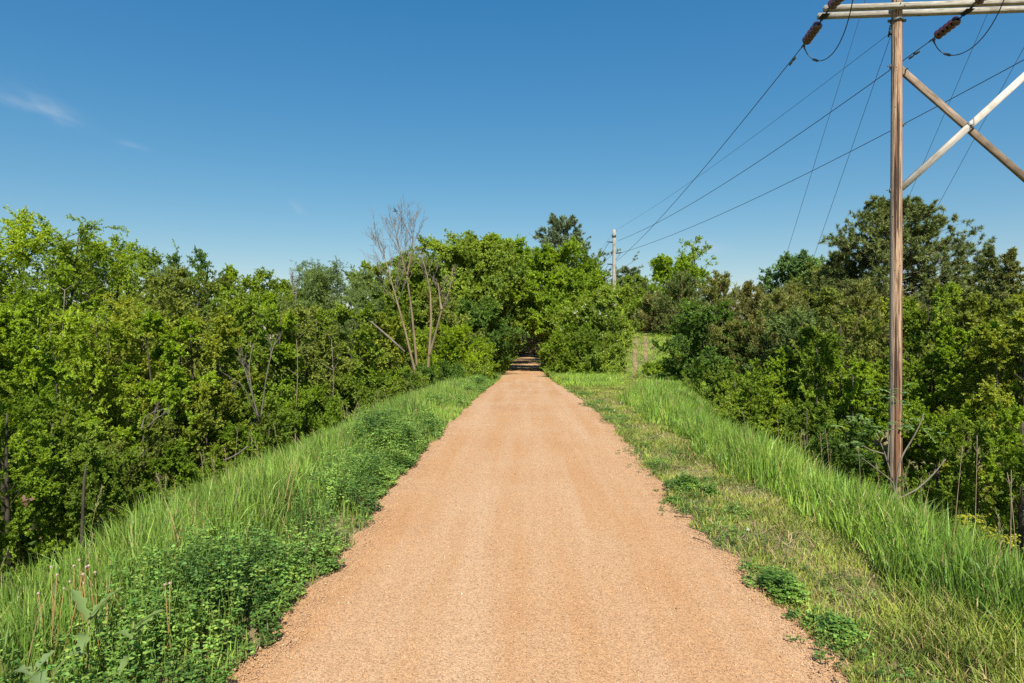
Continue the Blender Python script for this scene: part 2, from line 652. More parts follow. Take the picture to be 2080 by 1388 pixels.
gx = axis_pts([(-3000, -300, 300), (-300, -60, 30), (-60, -16, 2), (-16, -5, .5), (-5, 6, .22), (6, 16, .5), (16, 60, 2), (60, 300, 30), (300, 3001, 300)])
gy = axis_pts([(-3000, -300, 300), (-300, -20, 20), (-20, -2, 1.5), (-2, 14, .3), (14, 60, .6), (60, 120, 2), (120, 300, 15), (300, 3001, 300)])
GX, GY = np.meshgrid(gx, gy)
GZ = zt(GX, GY)
inp = (GX > xl(GY) + .06) & (GX < xr(GY) - .06) & (GY > -25) & (GY < 300)
GZ = np.where(inp, GZ - .02, GZ)
nx, ny = len(gx), len(gy)
ii = (np.arange(ny - 1)[:, None] * nx + np.arange(nx - 1)[None]).ravel()
ground = obj('ground', (np.stack([GX, GY, GZ], -1).reshape(-1, 3), np.stack([ii, ii + 1, ii + nx + 1, ii + nx], -1), None), M['soil'], smooth=True)
tag(ground, 'brown soil and leaf litter falling away from the path on both sides', 'ground', kind='structure')

# gravel path
py_ = np.concatenate([np.arange(-20, 1, .5), np.arange(1, 14, .04), np.arange(14, 40, .12), np.arange(40, 250, 1.0)])
NU = 15
u = np.linspace(0, 1, NU)
PL, PR = xl(py_), xr(py_)
PXg = PL[:, None] + (PR - PL)[:, None] * u[None]
edge = np.minimum(u, 1 - u)[None]
PZg = zpath(py_)[:, None] + .018 + .02 * np.sin(u * PI)[None] - .022 * (edge < .01)
ii = (np.arange(len(py_) - 1)[:, None] * NU + np.arange(NU - 1)[None]).ravel()
path = obj('path', (np.stack([PXg, np.broadcast_to(py_[:, None], PXg.shape), PZg], -1).reshape(-1, 3), np.stack([ii, ii + 1, ii + NU + 1, ii + NU], -1), None), M['gravel'], smooth=True)
tag(path, 'straight orange tan crushed stone path running into a tunnel of trees', 'path', kind='structure')


def path_z(x, y):
    uu = (x - xl(y)) / (xr(y) - xl(y))
    return zpath(y) + .018 + .02 * np.sin(np.clip(uu, 0, 1) * PI)


# loose stone on the path surface
rng = np.random.default_rng(5)
n = 70000
yy = 2.2 * (15 / 2.2) ** (rng.random(n) ** 1.15)
uu = rng.random(n)
uu = np.where(rng.random(n) < .25, np.where(rng.random(n) < .5, rng.random(n) * .1, 1 - rng.random(n) * .1), uu)
xx = xl(yy) + (xr(yy) - xl(yy)) * uu + rng.normal(0, .02, n)
sz = rng.gamma(3.0, .00055, n) + .0011
sz = np.where(rng.random(n) < .008, sz * 1.7, sz) * (1 + yy * .05)
oc = np.array([[1, 0, 0], [0, 1, 0], [-1, 0, 0], [0, -1, 0], [0, 0, .7], [0, 0, -.7]], float)
th = rng.random(n) * 2 * PI
V = oc[None] * (sz[:, None, None] * (1 + rng.normal(0, .25, (n, 6, 1))))
cx, sx = np.cos(th)[:, None], np.sin(th)[:, None]
V = np.stack([V[..., 0] * cx - V[..., 1] * sx, V[..., 0] * sx + V[..., 1] * cx, V[..., 2]], -1)
V += np.stack([xx, yy, path_z(xx, yy) + sz * .25], -1)[:, None]
tt = np.array([[0, 1, 4], [1, 2, 4], [2, 3, 4], [3, 0, 4], [1, 0, 5], [2, 1, 5], [3, 2, 5], [0, 3, 5]])
gv = obj('gravel', (V.reshape(-1, 3), None, (np.arange(n)[:, None, None] * 6 + tt[None]).reshape(-1, 3)), M['pebble'])
tag(gv, 'loose tan and pale stone chips scattered over the path', 'gravel', kind='stuff')


# ------------------------------------------------------------------ grass
def blades(rng, B, h, w, lean, bend, az=None):
    n = len(B)
    fa = rng.random(n) * 2 * PI
    S = np.stack([np.cos(fa), np.sin(fa), np.zeros(n)], -1)
    la = rng.random(n) * 2 * PI if az is None else az
    LD = np.stack([np.cos(la), np.sin(la), np.zeros(n)], -1)
    ss = np.array([0, .38, .74, 1.0])
    ww = np.array([.75, 1.0, .62, 0])
    P = []
    for s in ss:
        up = h * (s - bend * .45 * s ** 3)
        sd_ = h * (lean * s + bend * .85 * s ** 2.4)
        P.append(B + np.array([0, 0, 1.]) * up[:, None] + LD * sd_[:, None])
    V = []
    for k in range(3):
        V += [P[k] - S * (w * ww[k] * .5)[:, None], P[k] + S * (w * ww[k] * .5)[:, None]]
    V.append(P[3])
    V = np.stack(V, 1).reshape(-1, 3)
    b = np.arange(n)[:, None] * 7
    Q = np.concatenate([b + np.array([0, 1, 3, 2]), b + np.array([2, 3, 5, 4])])
    T = b + np.array([4, 5, 6])
    return V, Q, T


def scatter(rng, x0, x1, bands):
    """bands: (y0, y1, per m2) -> points and local width multiplier"""
    X, Y, K = [], [], []
    dmax = max(b[2] for b in bands)
    for y0, y1, d in bands:
        n = int((x1 - x0) * (y1 - y0) * d)
        X.append(rng.uniform(x0, x1, n))
        Y.append(rng.uniform(y0, y1, n))
        K.append(np.full(n, (dmax / d) ** .5))
    return np.concatenate(X), np.concatenate(Y), np.concatenate(K)


def nz2(x, y, s=1.0, ph=0.0):
    x = x * s
    y = y * s
    return (np.sin(x * 1.7 + y * .9 + ph) + np.sin(-x * 1.1 + y * 2.3 + ph * 2) + np.sin(x * 3.9 - y * 3.1 + ph * 3) * .6 + np.sin(x * 7.3 + y * 6.1 + ph) * .35) / 2.95


rng = np.random.default_rng(11)
# tall grass on the bank left of the path
x, y, k = scatter(rng, -6.2, -1.2, [(1.0, 6, 2000), (6, 11, 1400), (11, 20, 800), (20, 34, 420), (34, 62, 200)])
e = xl(y) - x
keep = (e > -.02) & (rng.random(len(x)) < np.where((e < .72) & (y < 9), .30 + .40 * sm(.3, .72, e), 1.0)) & (rng.random(len(x)) < np.where(-x > 4.6, .6, 1))
x, y, k, e = x[keep], y[keep], k[keep], e[keep]
hh = (.13 + .35 * sm(.05, .85, e)) * (1 + .26 * nz2(x, y, .8, 1)) * (1 + .15 * nz2(x, y, 3.1, 2)) * rng.uniform(.42, 1.12, len(x)) * (1 - .25 * sm(14, 40, y))
B = np.stack([x, y, zt(x, y) - .01], -1)
az_w = rng.normal(1.9, 2.2, len(x))
geo = blades(rng, B, hh, rng.uniform(.004, .0115, len(x)) * k, rng.uniform(.0, .20, len(x)) * (1 + .8 * nz2(x, y, .5, 6)), rng.beta(1.1, 4.0, len(x)), az_w)
g = obj('tall_grass', geo, M['grass'], color=(.180, .300, .050))
tag(g, 'long green grass growing over the bank beside the near side of the tree filled dip', 'grass', kind='stuff')

# tall grass on the bank right of the mown verge
x, y, k = scatter(rng, 2.1, 7.5, [(1.0, 6, 2300), (6, 11, 1600), (11, 20, 800), (20, 32, 420)])
inner = 2.38 + .10 * np.sin(y * 1.3) + .07 * np.sin(y * 3.7 + 1) + 1.7 * sm(16.5, 25, y)
outer = sr_(y) + 1.9 + .5 * np.sin(y * .9)
e = x - inner
keep = (e > rng.exponential(.05, len(x))) & (x < outer) & (y < 24.5 + rng.random(len(x)) * 2.5 + 3 * sm(5.5, 7, x))
x, y, k, e = x[keep], y[keep], k[keep], e[keep]
hh = (.22 + .27 * sm(.0, .45, e)) * (1 + .22 * nz2(x, y, .7, 4)) * (1 + .15 * nz2(x, y, 2.9, 5)) * rng.uniform(.45, 1.25, len(x)) * (1 - .4 * sm(16, 26, y))
B = np.stack([x, y, zt(x, y) - .01], -1)
geo = blades(rng, B, hh, rng.uniform(.0045, .012, len(x)) * k, rng.uniform(.0, .24, len(x)), rng.beta(1.1, 3.6, len(x)), rng.normal(2.6, 2.6, len(x)))
g = obj('tall_grass', geo, M['grass'], color=(.182, .312, .047))
tag(g, 'long bright green grass in a band between the mown verge and the wooden pole', 'grass', kind='stuff')

# mown verge
x, y, k = scatter(rng, 1.2, 6.5, [(1.0, 5, 5200), (5, 9, 3600), (9, 16, 2000), (16, 34, 900)])
e = x - xr(y)
lim = 2.6 + .1 * np.sin(y * 1.3) + 2.1 * sm(16.5, 25, y) + 1.2 * sm(26, 31, y)
bare = nz2(x, y, 2.1, 7) - .35 * np.exp(-((x - 2.0 - 1.2 * sm(17, 25, y)) / .35) ** 2)
keep = (e > rng.exponential(.05, len(x)) - .07 * (nz2(x, y, 3, 2) > .2)) & (x < lim) & (rng.random(len(x)) < np.clip(1.0 + 1.0 * bare, .30, 1))
x, y, k, e = x[keep], y[keep], k[keep], e[keep]
hh = rng.uniform(.035, .10, len(x)) * (1 + .35 * nz2(x, y, 1.4, 3)) * (1 + 1.6 * sm(4.9, 3.2, y) * sm(1.8, 2.3, x)) * (1 + .5 * sm(22, 28, y) * (x < 2.4 + .1 * y - 1.5))
B = np.stack([x, y, zt(x, y) - .004], -1)
geo = blades(rng, B, hh, rng.uniform(.004, .0075, len(x)) * k, rng.uniform(.0, .6, len(x)), rng.beta(1.6, 2.8, len(x)))
g = obj('short_grass', geo, M['turf'], color=(.195, .275, .046))
tag(g, 'mown yellow green grass verge with straw coloured patches along the path', 'grass', kind='stuff')

# dead straw lying in the verge
n = 5500
y = 2 + 20 * rng.random(n) ** 1.6
x = xr(y) + .15 + rng.random(n) * (.85 + 1.6 * sm(17, 25, y))
keep = nz2(x, y, 2.1, 7) < .15
x, y = x[keep], y[keep]
a = rng.random(len(x)) * 2 * PI
D = np.stack([np.cos(a), np.sin(a), rng.uniform(-.05, .35, len(x))], -1)
P0 = np.stack([x, y, zt(x, y) + rng.uniform(.004, .03, len(x))], -1)
ln = rng.uniform(.04, .16, len(x))
M['straw'] = leaf_mat('dry_straw', base=(.46, .36, .19), vmin=.6, vmax=1.3, hue_amt=.2, trans=.15, patch=.3)
geo = leaf_quads(P0, D, np.tile([0, 0, 1.], (len(x), 1)), ln, .004 + y * .0005, fold=0, wide=.5)
g = obj('straw', geo, M['straw'])
tag(g, 'dry straw lying among the mown verge grass', 'straw', kind='stuff')

# short grass beyond: knoll with the track, junction lawn and strips near the tree tunnel
x, y, k = scatter(rng, 1.2, 15, [(25, 40, 560), (40, 54, 380)])
keep = (x > xr(y) + .05) & ~((x > 4.0) & (x < 4.5) & (y < 30))
x, y, k = x[keep], y[keep], k[keep]
rut = np.minimum(np.abs(x - (4.75 + (y - 30) * .172)), np.abs(x - (5.35 + (y - 30) * .172)) + .3 * (y < 37))
keep = (rut > .07 + .10 * rng.random(len(x))) | (rng.random(len(x)) < .12)
x, y, k, rut = x[keep], y[keep], k[keep], rut[keep]
hh = rng.uniform(.08, .26, len(x)) * (1 + .3 * nz2(x, y, .9, 3)) * np.where(rut < .6, .5, 1.1) * np.where((x > 7.2 + (y - 29) * .15) | ((y > 27.5) & (x < 4.0)), 1.7, 1)
B = np.stack([x, y, zt(x, y) - .01], -1)
geo = blades(rng, B, hh, rng.uniform(.012, .02, len(x)) * k, rng.uniform(.05, .5, len(x)), rng.beta(2, 3, len(x)))
g = obj('knoll_grass', geo, M['grass'], color=(.235, .385, .052))
tag(g, 'green grass over the rise with the two dirt ruts', 'grass', kind='stuff')

# the two ruts of the side track
for kx, (off, wd) in enumerate(((4.75, .10), (5.35, .075))):
    ty = np.arange(28.6, 49, .25)
    tx = off + (ty - 30) * .172 + .05 * np.sin(ty * 1.1 + kx)
    if kx == 1:
        tx, ty = tx[30:], ty[30:]
    hw = wd * (1 + .35 * np.sin(ty * 2.1 + kx * 2) + .2 * np.sin(ty * 5.3))
    rows = [np.stack([tx + hw * s, ty, zt(tx + hw * s, ty) + .02 - .03 * (abs(s) > .9)], -1) for s in (-1, -.4, .4, 1)]
    V = np.stack(rows, 1).reshape(-1, 3)
    ii = (np.arange(len(ty) - 1)[:, None] * 4 + np.arange(3)[None]).ravel()
    o = obj('dirt_track', (V, np.stack([ii, ii + 1, ii + 5, ii + 4], -1), None), M['dirt'], smooth=True)
    tag(o, ['longer brown wheel rut climbing the grassy rise', 'shorter faint wheel rut near the top of the grassy rise'][kx], 'track', kind='structure')


# ------------------------------------------------------------------ clover and other leafy ground plants
def leaf6(P, D, N, L, Wd, fold=.12):
    D = nrm(D)
    S = nrm(np.cross(D, N))
    N2 = np.cross(S, D)
    L = np.broadcast_to(np.asarray(L, float), (len(P),))[:, None]
    Wd = np.broadcast_to(np.asarray(Wd, float), (len(P),))[:, None]
    a = P + D * L * .35 + N2 * fold * Wd
    b = P + D * L * .72 + N2 * fold * Wd
    V = np.stack([P, a + S * Wd * .46, b + S * Wd * .42, P + D * L, b - S * Wd * .42, a - S * Wd * .46], 1).reshape(-1, 3)
    o = np.arange(len(P))[:, None] * 6
    return V, o + np.array([5, 1, 2, 4]), np.concatenate([o + np.array([0, 1, 5]), o + np.array([4, 2, 3])])


def clover_geo(rng, base, hgt, nl, size, lean=.35):
    """upright leafy stems with three-part leaves; base (n,3)"""
    n = len(base)
    a = rng.random(n) * 2 * PI
    top = base + np.stack([np.cos(a), np.sin(a), np.zeros(n)], -1) * (hgt * lean * rng.random(n))[:, None] + np.array([0, 0, 1.]) * hgt[:, None]
    uu = .30 + .72 * rng.random((n, nl)) ** .8
    P = base[:, None] + (top - base)[:, None] * uu[..., None]
    a2 = rng.random((n, nl)) * 2 * PI
    out = np.stack([np.cos(a2), np.sin(a2), rng.uniform(.2, .9, (n, nl))], -1)
    size = np.broadcast_to(size, (n,))
    P = P + out * (size * 1.3)[:, None, None] * rng.uniform(.4, 1.2, (n, nl, 1))
    P = P.reshape(-1, 3)
    A = a2.reshape(-1)
    s = np.repeat(size, nl) * rng.uniform(.7, 1.25, n * nl)
    N = nrm(np.stack([np.cos(A) * .35, np.sin(A) * .35, np.ones_like(A)], -1) + rng.normal(0, .32, (len(P), 3)))
    parts = []
    for d in (-1.15, 0, 1.15):
        D = np.stack([np.cos(A + d), np.sin(A + d), rng.uniform(-.25, .35, len(A))], -1)
        parts.append(leaf6(P, D, N, s, s * .55))
    st = segs(base, top, .0022, .0014, 3)
    return cat_geo(parts + [st])


rng = np.random.default_rng(21)
n = 3300
y = 1.3 + rng.random(n) ** .9 * 8.5
e = rng.random(n) ** .9 * .85
x = xl(y) + .03 - e
den = .5 + .5 * np.tanh(3 * (nz2(x, y, .9, 2) + .55 - 1.0 * e))
keep = rng.random(n) < den
x, y, e = x[keep], y[keep], e[keep]
b = np.stack([x, y, zt(x, y)], -1)
hg = (.06 + .26 * sm(0, .35, e)) * rng.uniform(.5, 1.3, len(x)) * (1 + .4 * nz2(x, y, 2.3, 1))
g1 = clover_geo(rng, b, hg, 13, .019 * (1 + .03 * y))
n = 1700
y = 9.5 + rng.random(n) * 26
e = rng.random(n) * .8
x = xl(y) + .03 - e
keep = (nz2(x, y, .45, 5) > .05 + e * .3)
x, y, e = x[keep], y[keep], e[keep]
b = np.stack([x, y, zt(x, y)], -1)
g2 = clover_geo(rng, b, (.08 + .26 * sm(0, .4, e)) * rng.uniform(.6, 1.2, len(x)), 12, .028 * (1 + .02 * y))
# thick dark mound beside the path
n = 260
a = rng.random(n) * 2 * PI
r = rng.random(n) ** .5
x = -2.02 + np.cos(a) * r * .42
y = 9.6 + np.sin(a) * r * 1.1
g3 = clover_geo(rng, np.stack([x, y, zt(x, y)], -1), .60 * (1 - .5 * r * r) * rng.uniform(.8, 1.1, n), 16, .028)
o = obj('clover', cat_geo([g1, g2, g3]), M['clover'], color=(.135, .255, .048))
tag(o, 'dark green clover like plants spilling onto the edge of the path', 'ground cover', kind='stuff')

# low clover patches along the verge edge
parts = []
for q in range(46):
    yq = 2.4 + 22 * rng.random() ** 1.5
    xq = xr(yq) + rng.uniform(-.08, .5)
    nq = rng.integers(10, 34)
    xx = xq + rng.normal(0, .09, nq)
    yq2 = yq + rng.normal(0, .16, nq)
    parts.append(clover_geo(rng, np.stack([xx, yq2, zt(xx, yq2) + .01], -1), rng.uniform(.02, .07, nq), 6, .015 * (1 + .03 * yq)))
o = obj('low_clover', cat_geo(parts), M['clover'], color=(.115, .225, .045))
tag(o, 'low dark green weeds in small patches through the mown verge', 'ground cover', kind='stuff')


def clump(px, py, Z, rx, ry, hgt, n, label, size=.02):
    c = W(px, py, Z)
    c[2] = float(zt(c[0], c[1]))
    a = rng.random(n) * 2 * PI
    r = np.minimum(np.abs(rng.normal(0, .62, n)), 1.5)
    b = np.stack([np.cos(a) * r * rx, np.sin(a) * r * ry, np.zeros(n)], -1)
    b[:, 2] = zt(c[0] + b[:, 0], c[1] + b[:, 1]) - c[2]
    o = obj('clover_clump', clover_geo(rng, b, hgt * .78 * np.clip(1 - .5 * r, .2, 1) * rng.uniform(.45, 1.2, n), 12, size), M['clover'], loc=c, color=(.125, .245, .042))
    return tag(o, label, 'plant', 'clover clumps on the verge edge')


clump(1395, 996, 7.15, .24, .30, .20, 110, 'round bright green clover clump at the path edge below the mown grass')
clump(1590, 1205, 4.25, .14, .34, .15, 130, 'trailing dark clover clump reaching out over the gravel in the foreground')
clump(1700, 1290, 3.65, .16, .2, .12, 70, 'flat clover clump nearest to the camera on the verge edge')
clump(1370, 1022, 6.6, .14, .10, .06, 40, 'tiny grey green clover mat just in front of the round clump')
clump(1440, 1005, 6.9, .13, .13, .12, 40, 'small spiky green clump set back in the straw beside the round clump')

# white clover flowers in the verge
for px, py in ((1214, 822), (1232, 828), (1260, 818), (1519, 1091), (1196, 835), (1248, 838)):
    Zq = 1387 * 1.58 / (py - 686)
    c = W(px, py, Zq)
    pts = nrm(rng.normal(0, 1, (26, 3)))
    V, Q, T = leaf_quads(np.zeros((26, 3)) + [0, 0, .08], pts, rng.normal(0, 1, (26, 3)), .014 * max(1, Zq / 9), .008 * max(1, Zq / 9))
    st = segs([[0, 0, -.01]], [[0, 0, .085]], .0015, .0015, 3)
    t = thing('clover_flower', 'white clover flower in the mown verge', 'flower', (c[0], c[1], float(zt(c[0], c[1]))), 'white clover flowers')
    obj('flower_head', (V, Q, T), M['blossom'], t)
    obj('stem', st, M['clover'], t, color=(.1, .18, .04))

# ------------------------------------------------------------------ single weeds
def wavy_leaf(rng, base, az, L, wd, rise, droop):
    ns = 17
    s = np.linspace(0, 1, ns)
    d = np.array([math.cos(az), math.sin(az), 0])
    sd_ = np.array([-math.sin(az), math.cos(az), 0])
    P = base + d * (s * L * .8)[:, None] + np.array([0, 0, 1.]) * (rise * L * s - droop * L * s ** 2.2)[:, None]
    wv = wd * np.sin(PI * np.clip(s * .93 + .07, 0, 1)) ** .8
    ed = .30 * wd * np.sin(s * 21 + rng.random() * 6) * (1 - s ** 6)
    rows = [P - sd_ * (wv + ed)[:, None] + np.array([0, 0, .5]) * (wv + ed)[:, None], P, P + sd_ * (wv - ed)[:, None] + np.array([0, 0, .5]) * (wv - ed)[:, None]]
    V = np.stack(rows, 1).reshape(-1, 3)
    i = (np.arange(ns - 1)[:, None] * 3 + np.arange(2)[None]).ravel()
    return V, np.stack([i, i + 1, i + 4, i + 3], -1), None


M['dock'] = leaf_mat('pale_broad_leaf', trans=.3, rough=.6, spec=.2, patch=.2, vmin=.85, vmax=1.15, hue_amt=.2)


def dock(px, py, Z, h, leaves, label, col):
    c = W(px, py, Z)
    c[2] = float(zt(c[0], c[1]))
    t = thing('broad_leaved_weed', label, 'plant', c, 'broad leaved weeds in the bank grass')
    obj('stem', tube([[0, 0, -.02], [.01, 0, h * .5], [.015, .01, h]], [.007, .006, .004], 5), M['clover'], t, color=(.16, .22, .06))
    for (az, zz, L, wd, rs, dr) in leaves:
        obj('leaf', wavy_leaf(rng, np.array([.01, 0, h * zz]), az, L * .78, wd * .8, rs, dr), M['dock'], t, smooth=True, color=col)
    return t


PALE = (.15, .225, .07)
dock(172, 1330, 2.9, .42, [(2.6, .95, .20, 0.027, 1.0, .3), (.5, .95, .22, 0.025, .9, .2), (-1.2, .8, .20, 0.035, .5, .8), (1.3, .9, .17, 0.023, .8, .2), (-2.4, .6, .20, 0.031, .5, .9)],
     'broad pale leaved weed with an upright tuft of wavy leaves under the dandelion stalks', PALE)
dock(262, 1320, 2.95, .37, [(.15, .9, .24, 0.023, .65, .2), (.9, .8, .20, 0.020, .8, .2), (2.9, .8, .17, 0.023, .6, .7), (-1.5, .6, .17, 0.023, .3, .6)],
     'broad pale leaved weed with a long leaf reaching out over the clover', PALE)
dock(60, 1384, 2.65, .32, [(3.0, .9, .20, 0.031, .4, .6), (-.6, .9, .20, 0.035, .4, .8), (1.2, .9, .15, 0.023, .8, .3), (-1.9, .6, .19, 0.031, .3, .7)],
     'broad pale leaved weed in the bottom corner of the bank', (.16, .23, .09))

# dandelion seed stalks
for i, (px, py, hp) in enumerate([(78, 1206, .30), (104, 1152, .42), (116, 1168, .38), (142, 1182, .36), (150, 1150, .42), (161, 1138, .46), (168, 1167, .4), (175, 1152, .44), (180, 1150, .42), (193, 1163, .4), (130, 1196, .34), (170, 1185, .36), (345, 1185, .2), (335, 1188, .2)]):
    Z = 3.0 + .2 * rng.random()
    top = W(px, py, Z)
    gz = float(zt(top[0], top[1]))
    h = max(.2, top[2] - gz)
    h = float(h)
    t = thing('dandelion_stalk', 'orange tan dandelion stalk with a bare pinkish seed head in the bank grass', 'plant', (top[0], top[1], gz), 'dandelion stalks gone to seed')
    lx, ly = rng.normal(0, .02, 2)
    lx, ly = lx * 3, ly * 3
    obj('stem', tube([[lx, ly, -.02], [lx * .3, ly * .5, h * .5], [0, 0, h]], [.0024, .002, .0016], 5), M['tan_stem'], t)
    pts = nrm(rng.normal(0, 1, (30, 3)) + [0, 0, .5])
    obj('seed_head', cat_geo([leaf_quads(np.zeros((30, 3)) + [0, 0, h], pts, rng.normal(0, 1, (30, 3)), .008, .004), tube([[0, 0, h - .004], [0, 0, h + .004]], .004, 6)]), M['seed'], t)

# dry upright stalks standing in the bank grass near the pole
for i, (px, py0, py1, dx, Z) in enumerate([(1672, 985, 880, -6, 8), (1640, 950, 872, -8, 9), (1752, 975, 905, -10, 9), (1690, 960, 870, -14, 9), (1930, 1060, 905, 26, 6.5), (1977, 1075, 885, 8, 6),
                                           (2050, 1110, 955, 4, 5.5), (2072, 1090, 960, -26, 5.5), (1862, 1035, 955, -28, 7), (1790, 1000, 940, -10, 8), (2036, 1200, 1060, -8, 4.6), (1868, 1010, 970, 3, 7),
                                           (470, 915, 870, 14, 10), (418, 945, 918, -12, 9), (462, 940, 910, -6, 9), (740, 828, 806, -20, 17), (706, 830, 812, -14, 16), (1585, 890, 850, -6, 13), (1480, 832, 800, 3, 18)]):
    b = W(px, py0, Z)
    tp = W(px + dx, py1, Z)
    gz = float(zt(b[0], b[1]))
    P = np.array([[0, 0, 0], (tp - b) * .55 + [0, 0, b[2] - gz] + np.array([.01, 0, 0]), tp - [b[0], b[1], gz]])
    t = np.linspace(0, 1, 7)
    pl = bezier(P[0], P[1], P[2], t)
    tw = segs([pl[5], pl[5], pl[4]], [pl[5] + [.03, 0, .06], pl[5] + [-.025, .01, .05], pl[4] + [.03, .01, .05]], .0018, .001, 3)
    o = obj('dry_stalk', cat_geo([tube(pl, np.linspace(.0042, .002, 7), 5), tw]), M['dry_stem'], loc=(b[0], b[1], gz))
    lab = 'tall dry brown stalk standing in the grass beside the wooden pole' if px > 1630 else ('thin dead stalk standing in the grass above the shaded hollow' if px < 800 else 'thin dead stalk at the foot of the shrubs beyond the verge grass')
    tag(o, lab, 'plant', 'dry stalks near the pole' if px > 1630 else ('dry stalks on the bank across the path' if px < 800 else 'dry stalks under the far shrubs'))

# seeding grass stems
parts_stem, parts_head = [], []
proto = None
for i in range(60):
    if i < 34:
        y = 2.6 + rng.random() ** 1.3 * 16
        x = -2.0 - rng.random() * 1.6
    else:
        y = 3.2 + rng.random() ** 1.3 * 14
        x = 2.5 + rng.random() * 1.2
    h = rng.uniform(.6, .85) * (1.0 if i < 34 else .9)
    if proto is None:
        proto = thing('seeding_grass', 'tall pale grass stem with a drooping seed head above the bank grass', 'plant', (0, 0, 0), 'seeding grass stems')
        s = np.linspace(0, 1, 8)
        pl = np.stack([.12 * s ** 2.5, 0 * s, s - .04 * s ** 4], -1)
        obj('stem', tube(pl, np.linspace(.0032, .0018, 8), 4), M['grass'], proto, color=(.24, .26, .08))
        m = 70
        uu = .78 + .24 * rng.random(m)
        p = np.stack([.12 * uu ** 2.5, 0 * uu, uu - .04 * uu ** 4], -1)
        D = np.stack([rng.normal(.25, .3, m), rng.normal(0, .3, m), np.ones(m)], -1)
        obj('seed_head', leaf_quads(p, D, rng.normal(0, 1, (m, 3)), .035, .007), M['grass'], proto, color=(.30, .30, .12))
        c = proto
    else:
        c = copy_tree(proto, (0, 0, 0))
    c.location = (x, y, float(zt(x, y)))
    c.rotation_euler = (0, 0, rng.random() * 6.28)
    sc_ = h
    c.scale = (sc_, sc_, sc_)

# yellow flowered plants on the bank
for i, (px, py, Z, wd, hh_, lab) in enumerate([(2040, 1095, 6.3, .28, .5, 'yellow flowered spurge plant in the grass nearest the camera'),
                                               (1975, 1055, 7.2, .16, .5, 'small yellow flowered spurge plant half hidden by grass beside the dry stalks'),
                                               (1625, 945, 9.6, .35, .45, 'yellow green flowered spurge plant on the grass crest before the wooden pole'),
                                               (786, 825, 14.5, .12, .6, 'single yellow flower head rising from the bank across the path')]):
    c = W(px, py, Z)
    gz = float(zt(c[0], c[1]))
    h = max(.35, c[2] - gz)
    t = thing('yellow_flowered_plant', lab, 'plant', (c[0], c[1], gz))
    m = 26 if i != 3 else 4
    bx = rng.normal(0, wd * .5, (m, 2))
    top = np.concatenate([bx * 1.0, (h + rng.uniform(-.08, .05, m) - (bx ** 2).sum(1) * 1.2)[:, None]], 1)
    obj('stem', segs(np.concatenate([bx * .3, np.zeros((m, 1))], 1), top, .004, .003, 3), M['clover'], t, color=(.12, .2, .05))
    q = 26
    P = np.repeat(top, q, 0) + rng.normal(0, .022, (m * q, 3)) * [1, 1, .35]
    N = nrm(rng.normal(0, .4, (m * q, 3)) + [0, 0, 1])
    a = rng.random(m * q) * 6.28
    obj('blossoms', leaf_quads(P, np.stack([np.cos(a), np.sin(a), rng.normal(0, .2, m * q)], -1), N, .022, .018), M['yellow'], t)
    P = np.repeat(top, 14, 0) * np.array([1, 1, 0]) + np.array([0, 0, 1]) * (np.repeat(top[:, 2], 14) * rng.uniform(.4, .92, m * 14))[:, None]
    a = rng.random(m * 14) * 6.28
    obj('foliage', leaf_quads(P, np.stack([np.cos(a), np.sin(a), rng.normal(.3, .2, m * 14)], -1), np.tile([0, 0, 1.], (m * 14, 1)), .05, .009), M['clover'], t, color=(.12, .2, .05))

# small sticks on the path
for px, py, px2, py2, lab in ((1368, 1047, 1417, 1052, 'thin reddish stick lying at the verge edge beside the round clover clump'), (1408, 1090, 1440, 1102, 'short dark stick lying on the gravel in front of the verge'),
                              (1694, 1373, 1703, 1388, 'thin dark twig on the gravel in the lower corner by the verge')):
    Z0, Z1 = 1387 * 1.565 / (py - 686), 1387 * 1.565 / (py2 - 686)
    a, b = W(px, py, Z0), W(px2, py2, Z1)
    mid = (a + b) / 2 + [0, .01, .004]
    o = obj('stick', tube(bezier(a, mid, b, np.linspace(0, 1, 6)) - a + [0, 0, 0], np.linspace(.005, .003, 6), 5), M['bark_red'], loc=a)
    tag(o, lab, 'stick')
    o.location.z = max(float(path_z(a[0], a[1])), float(zt(a[0], a[1]))) + .006
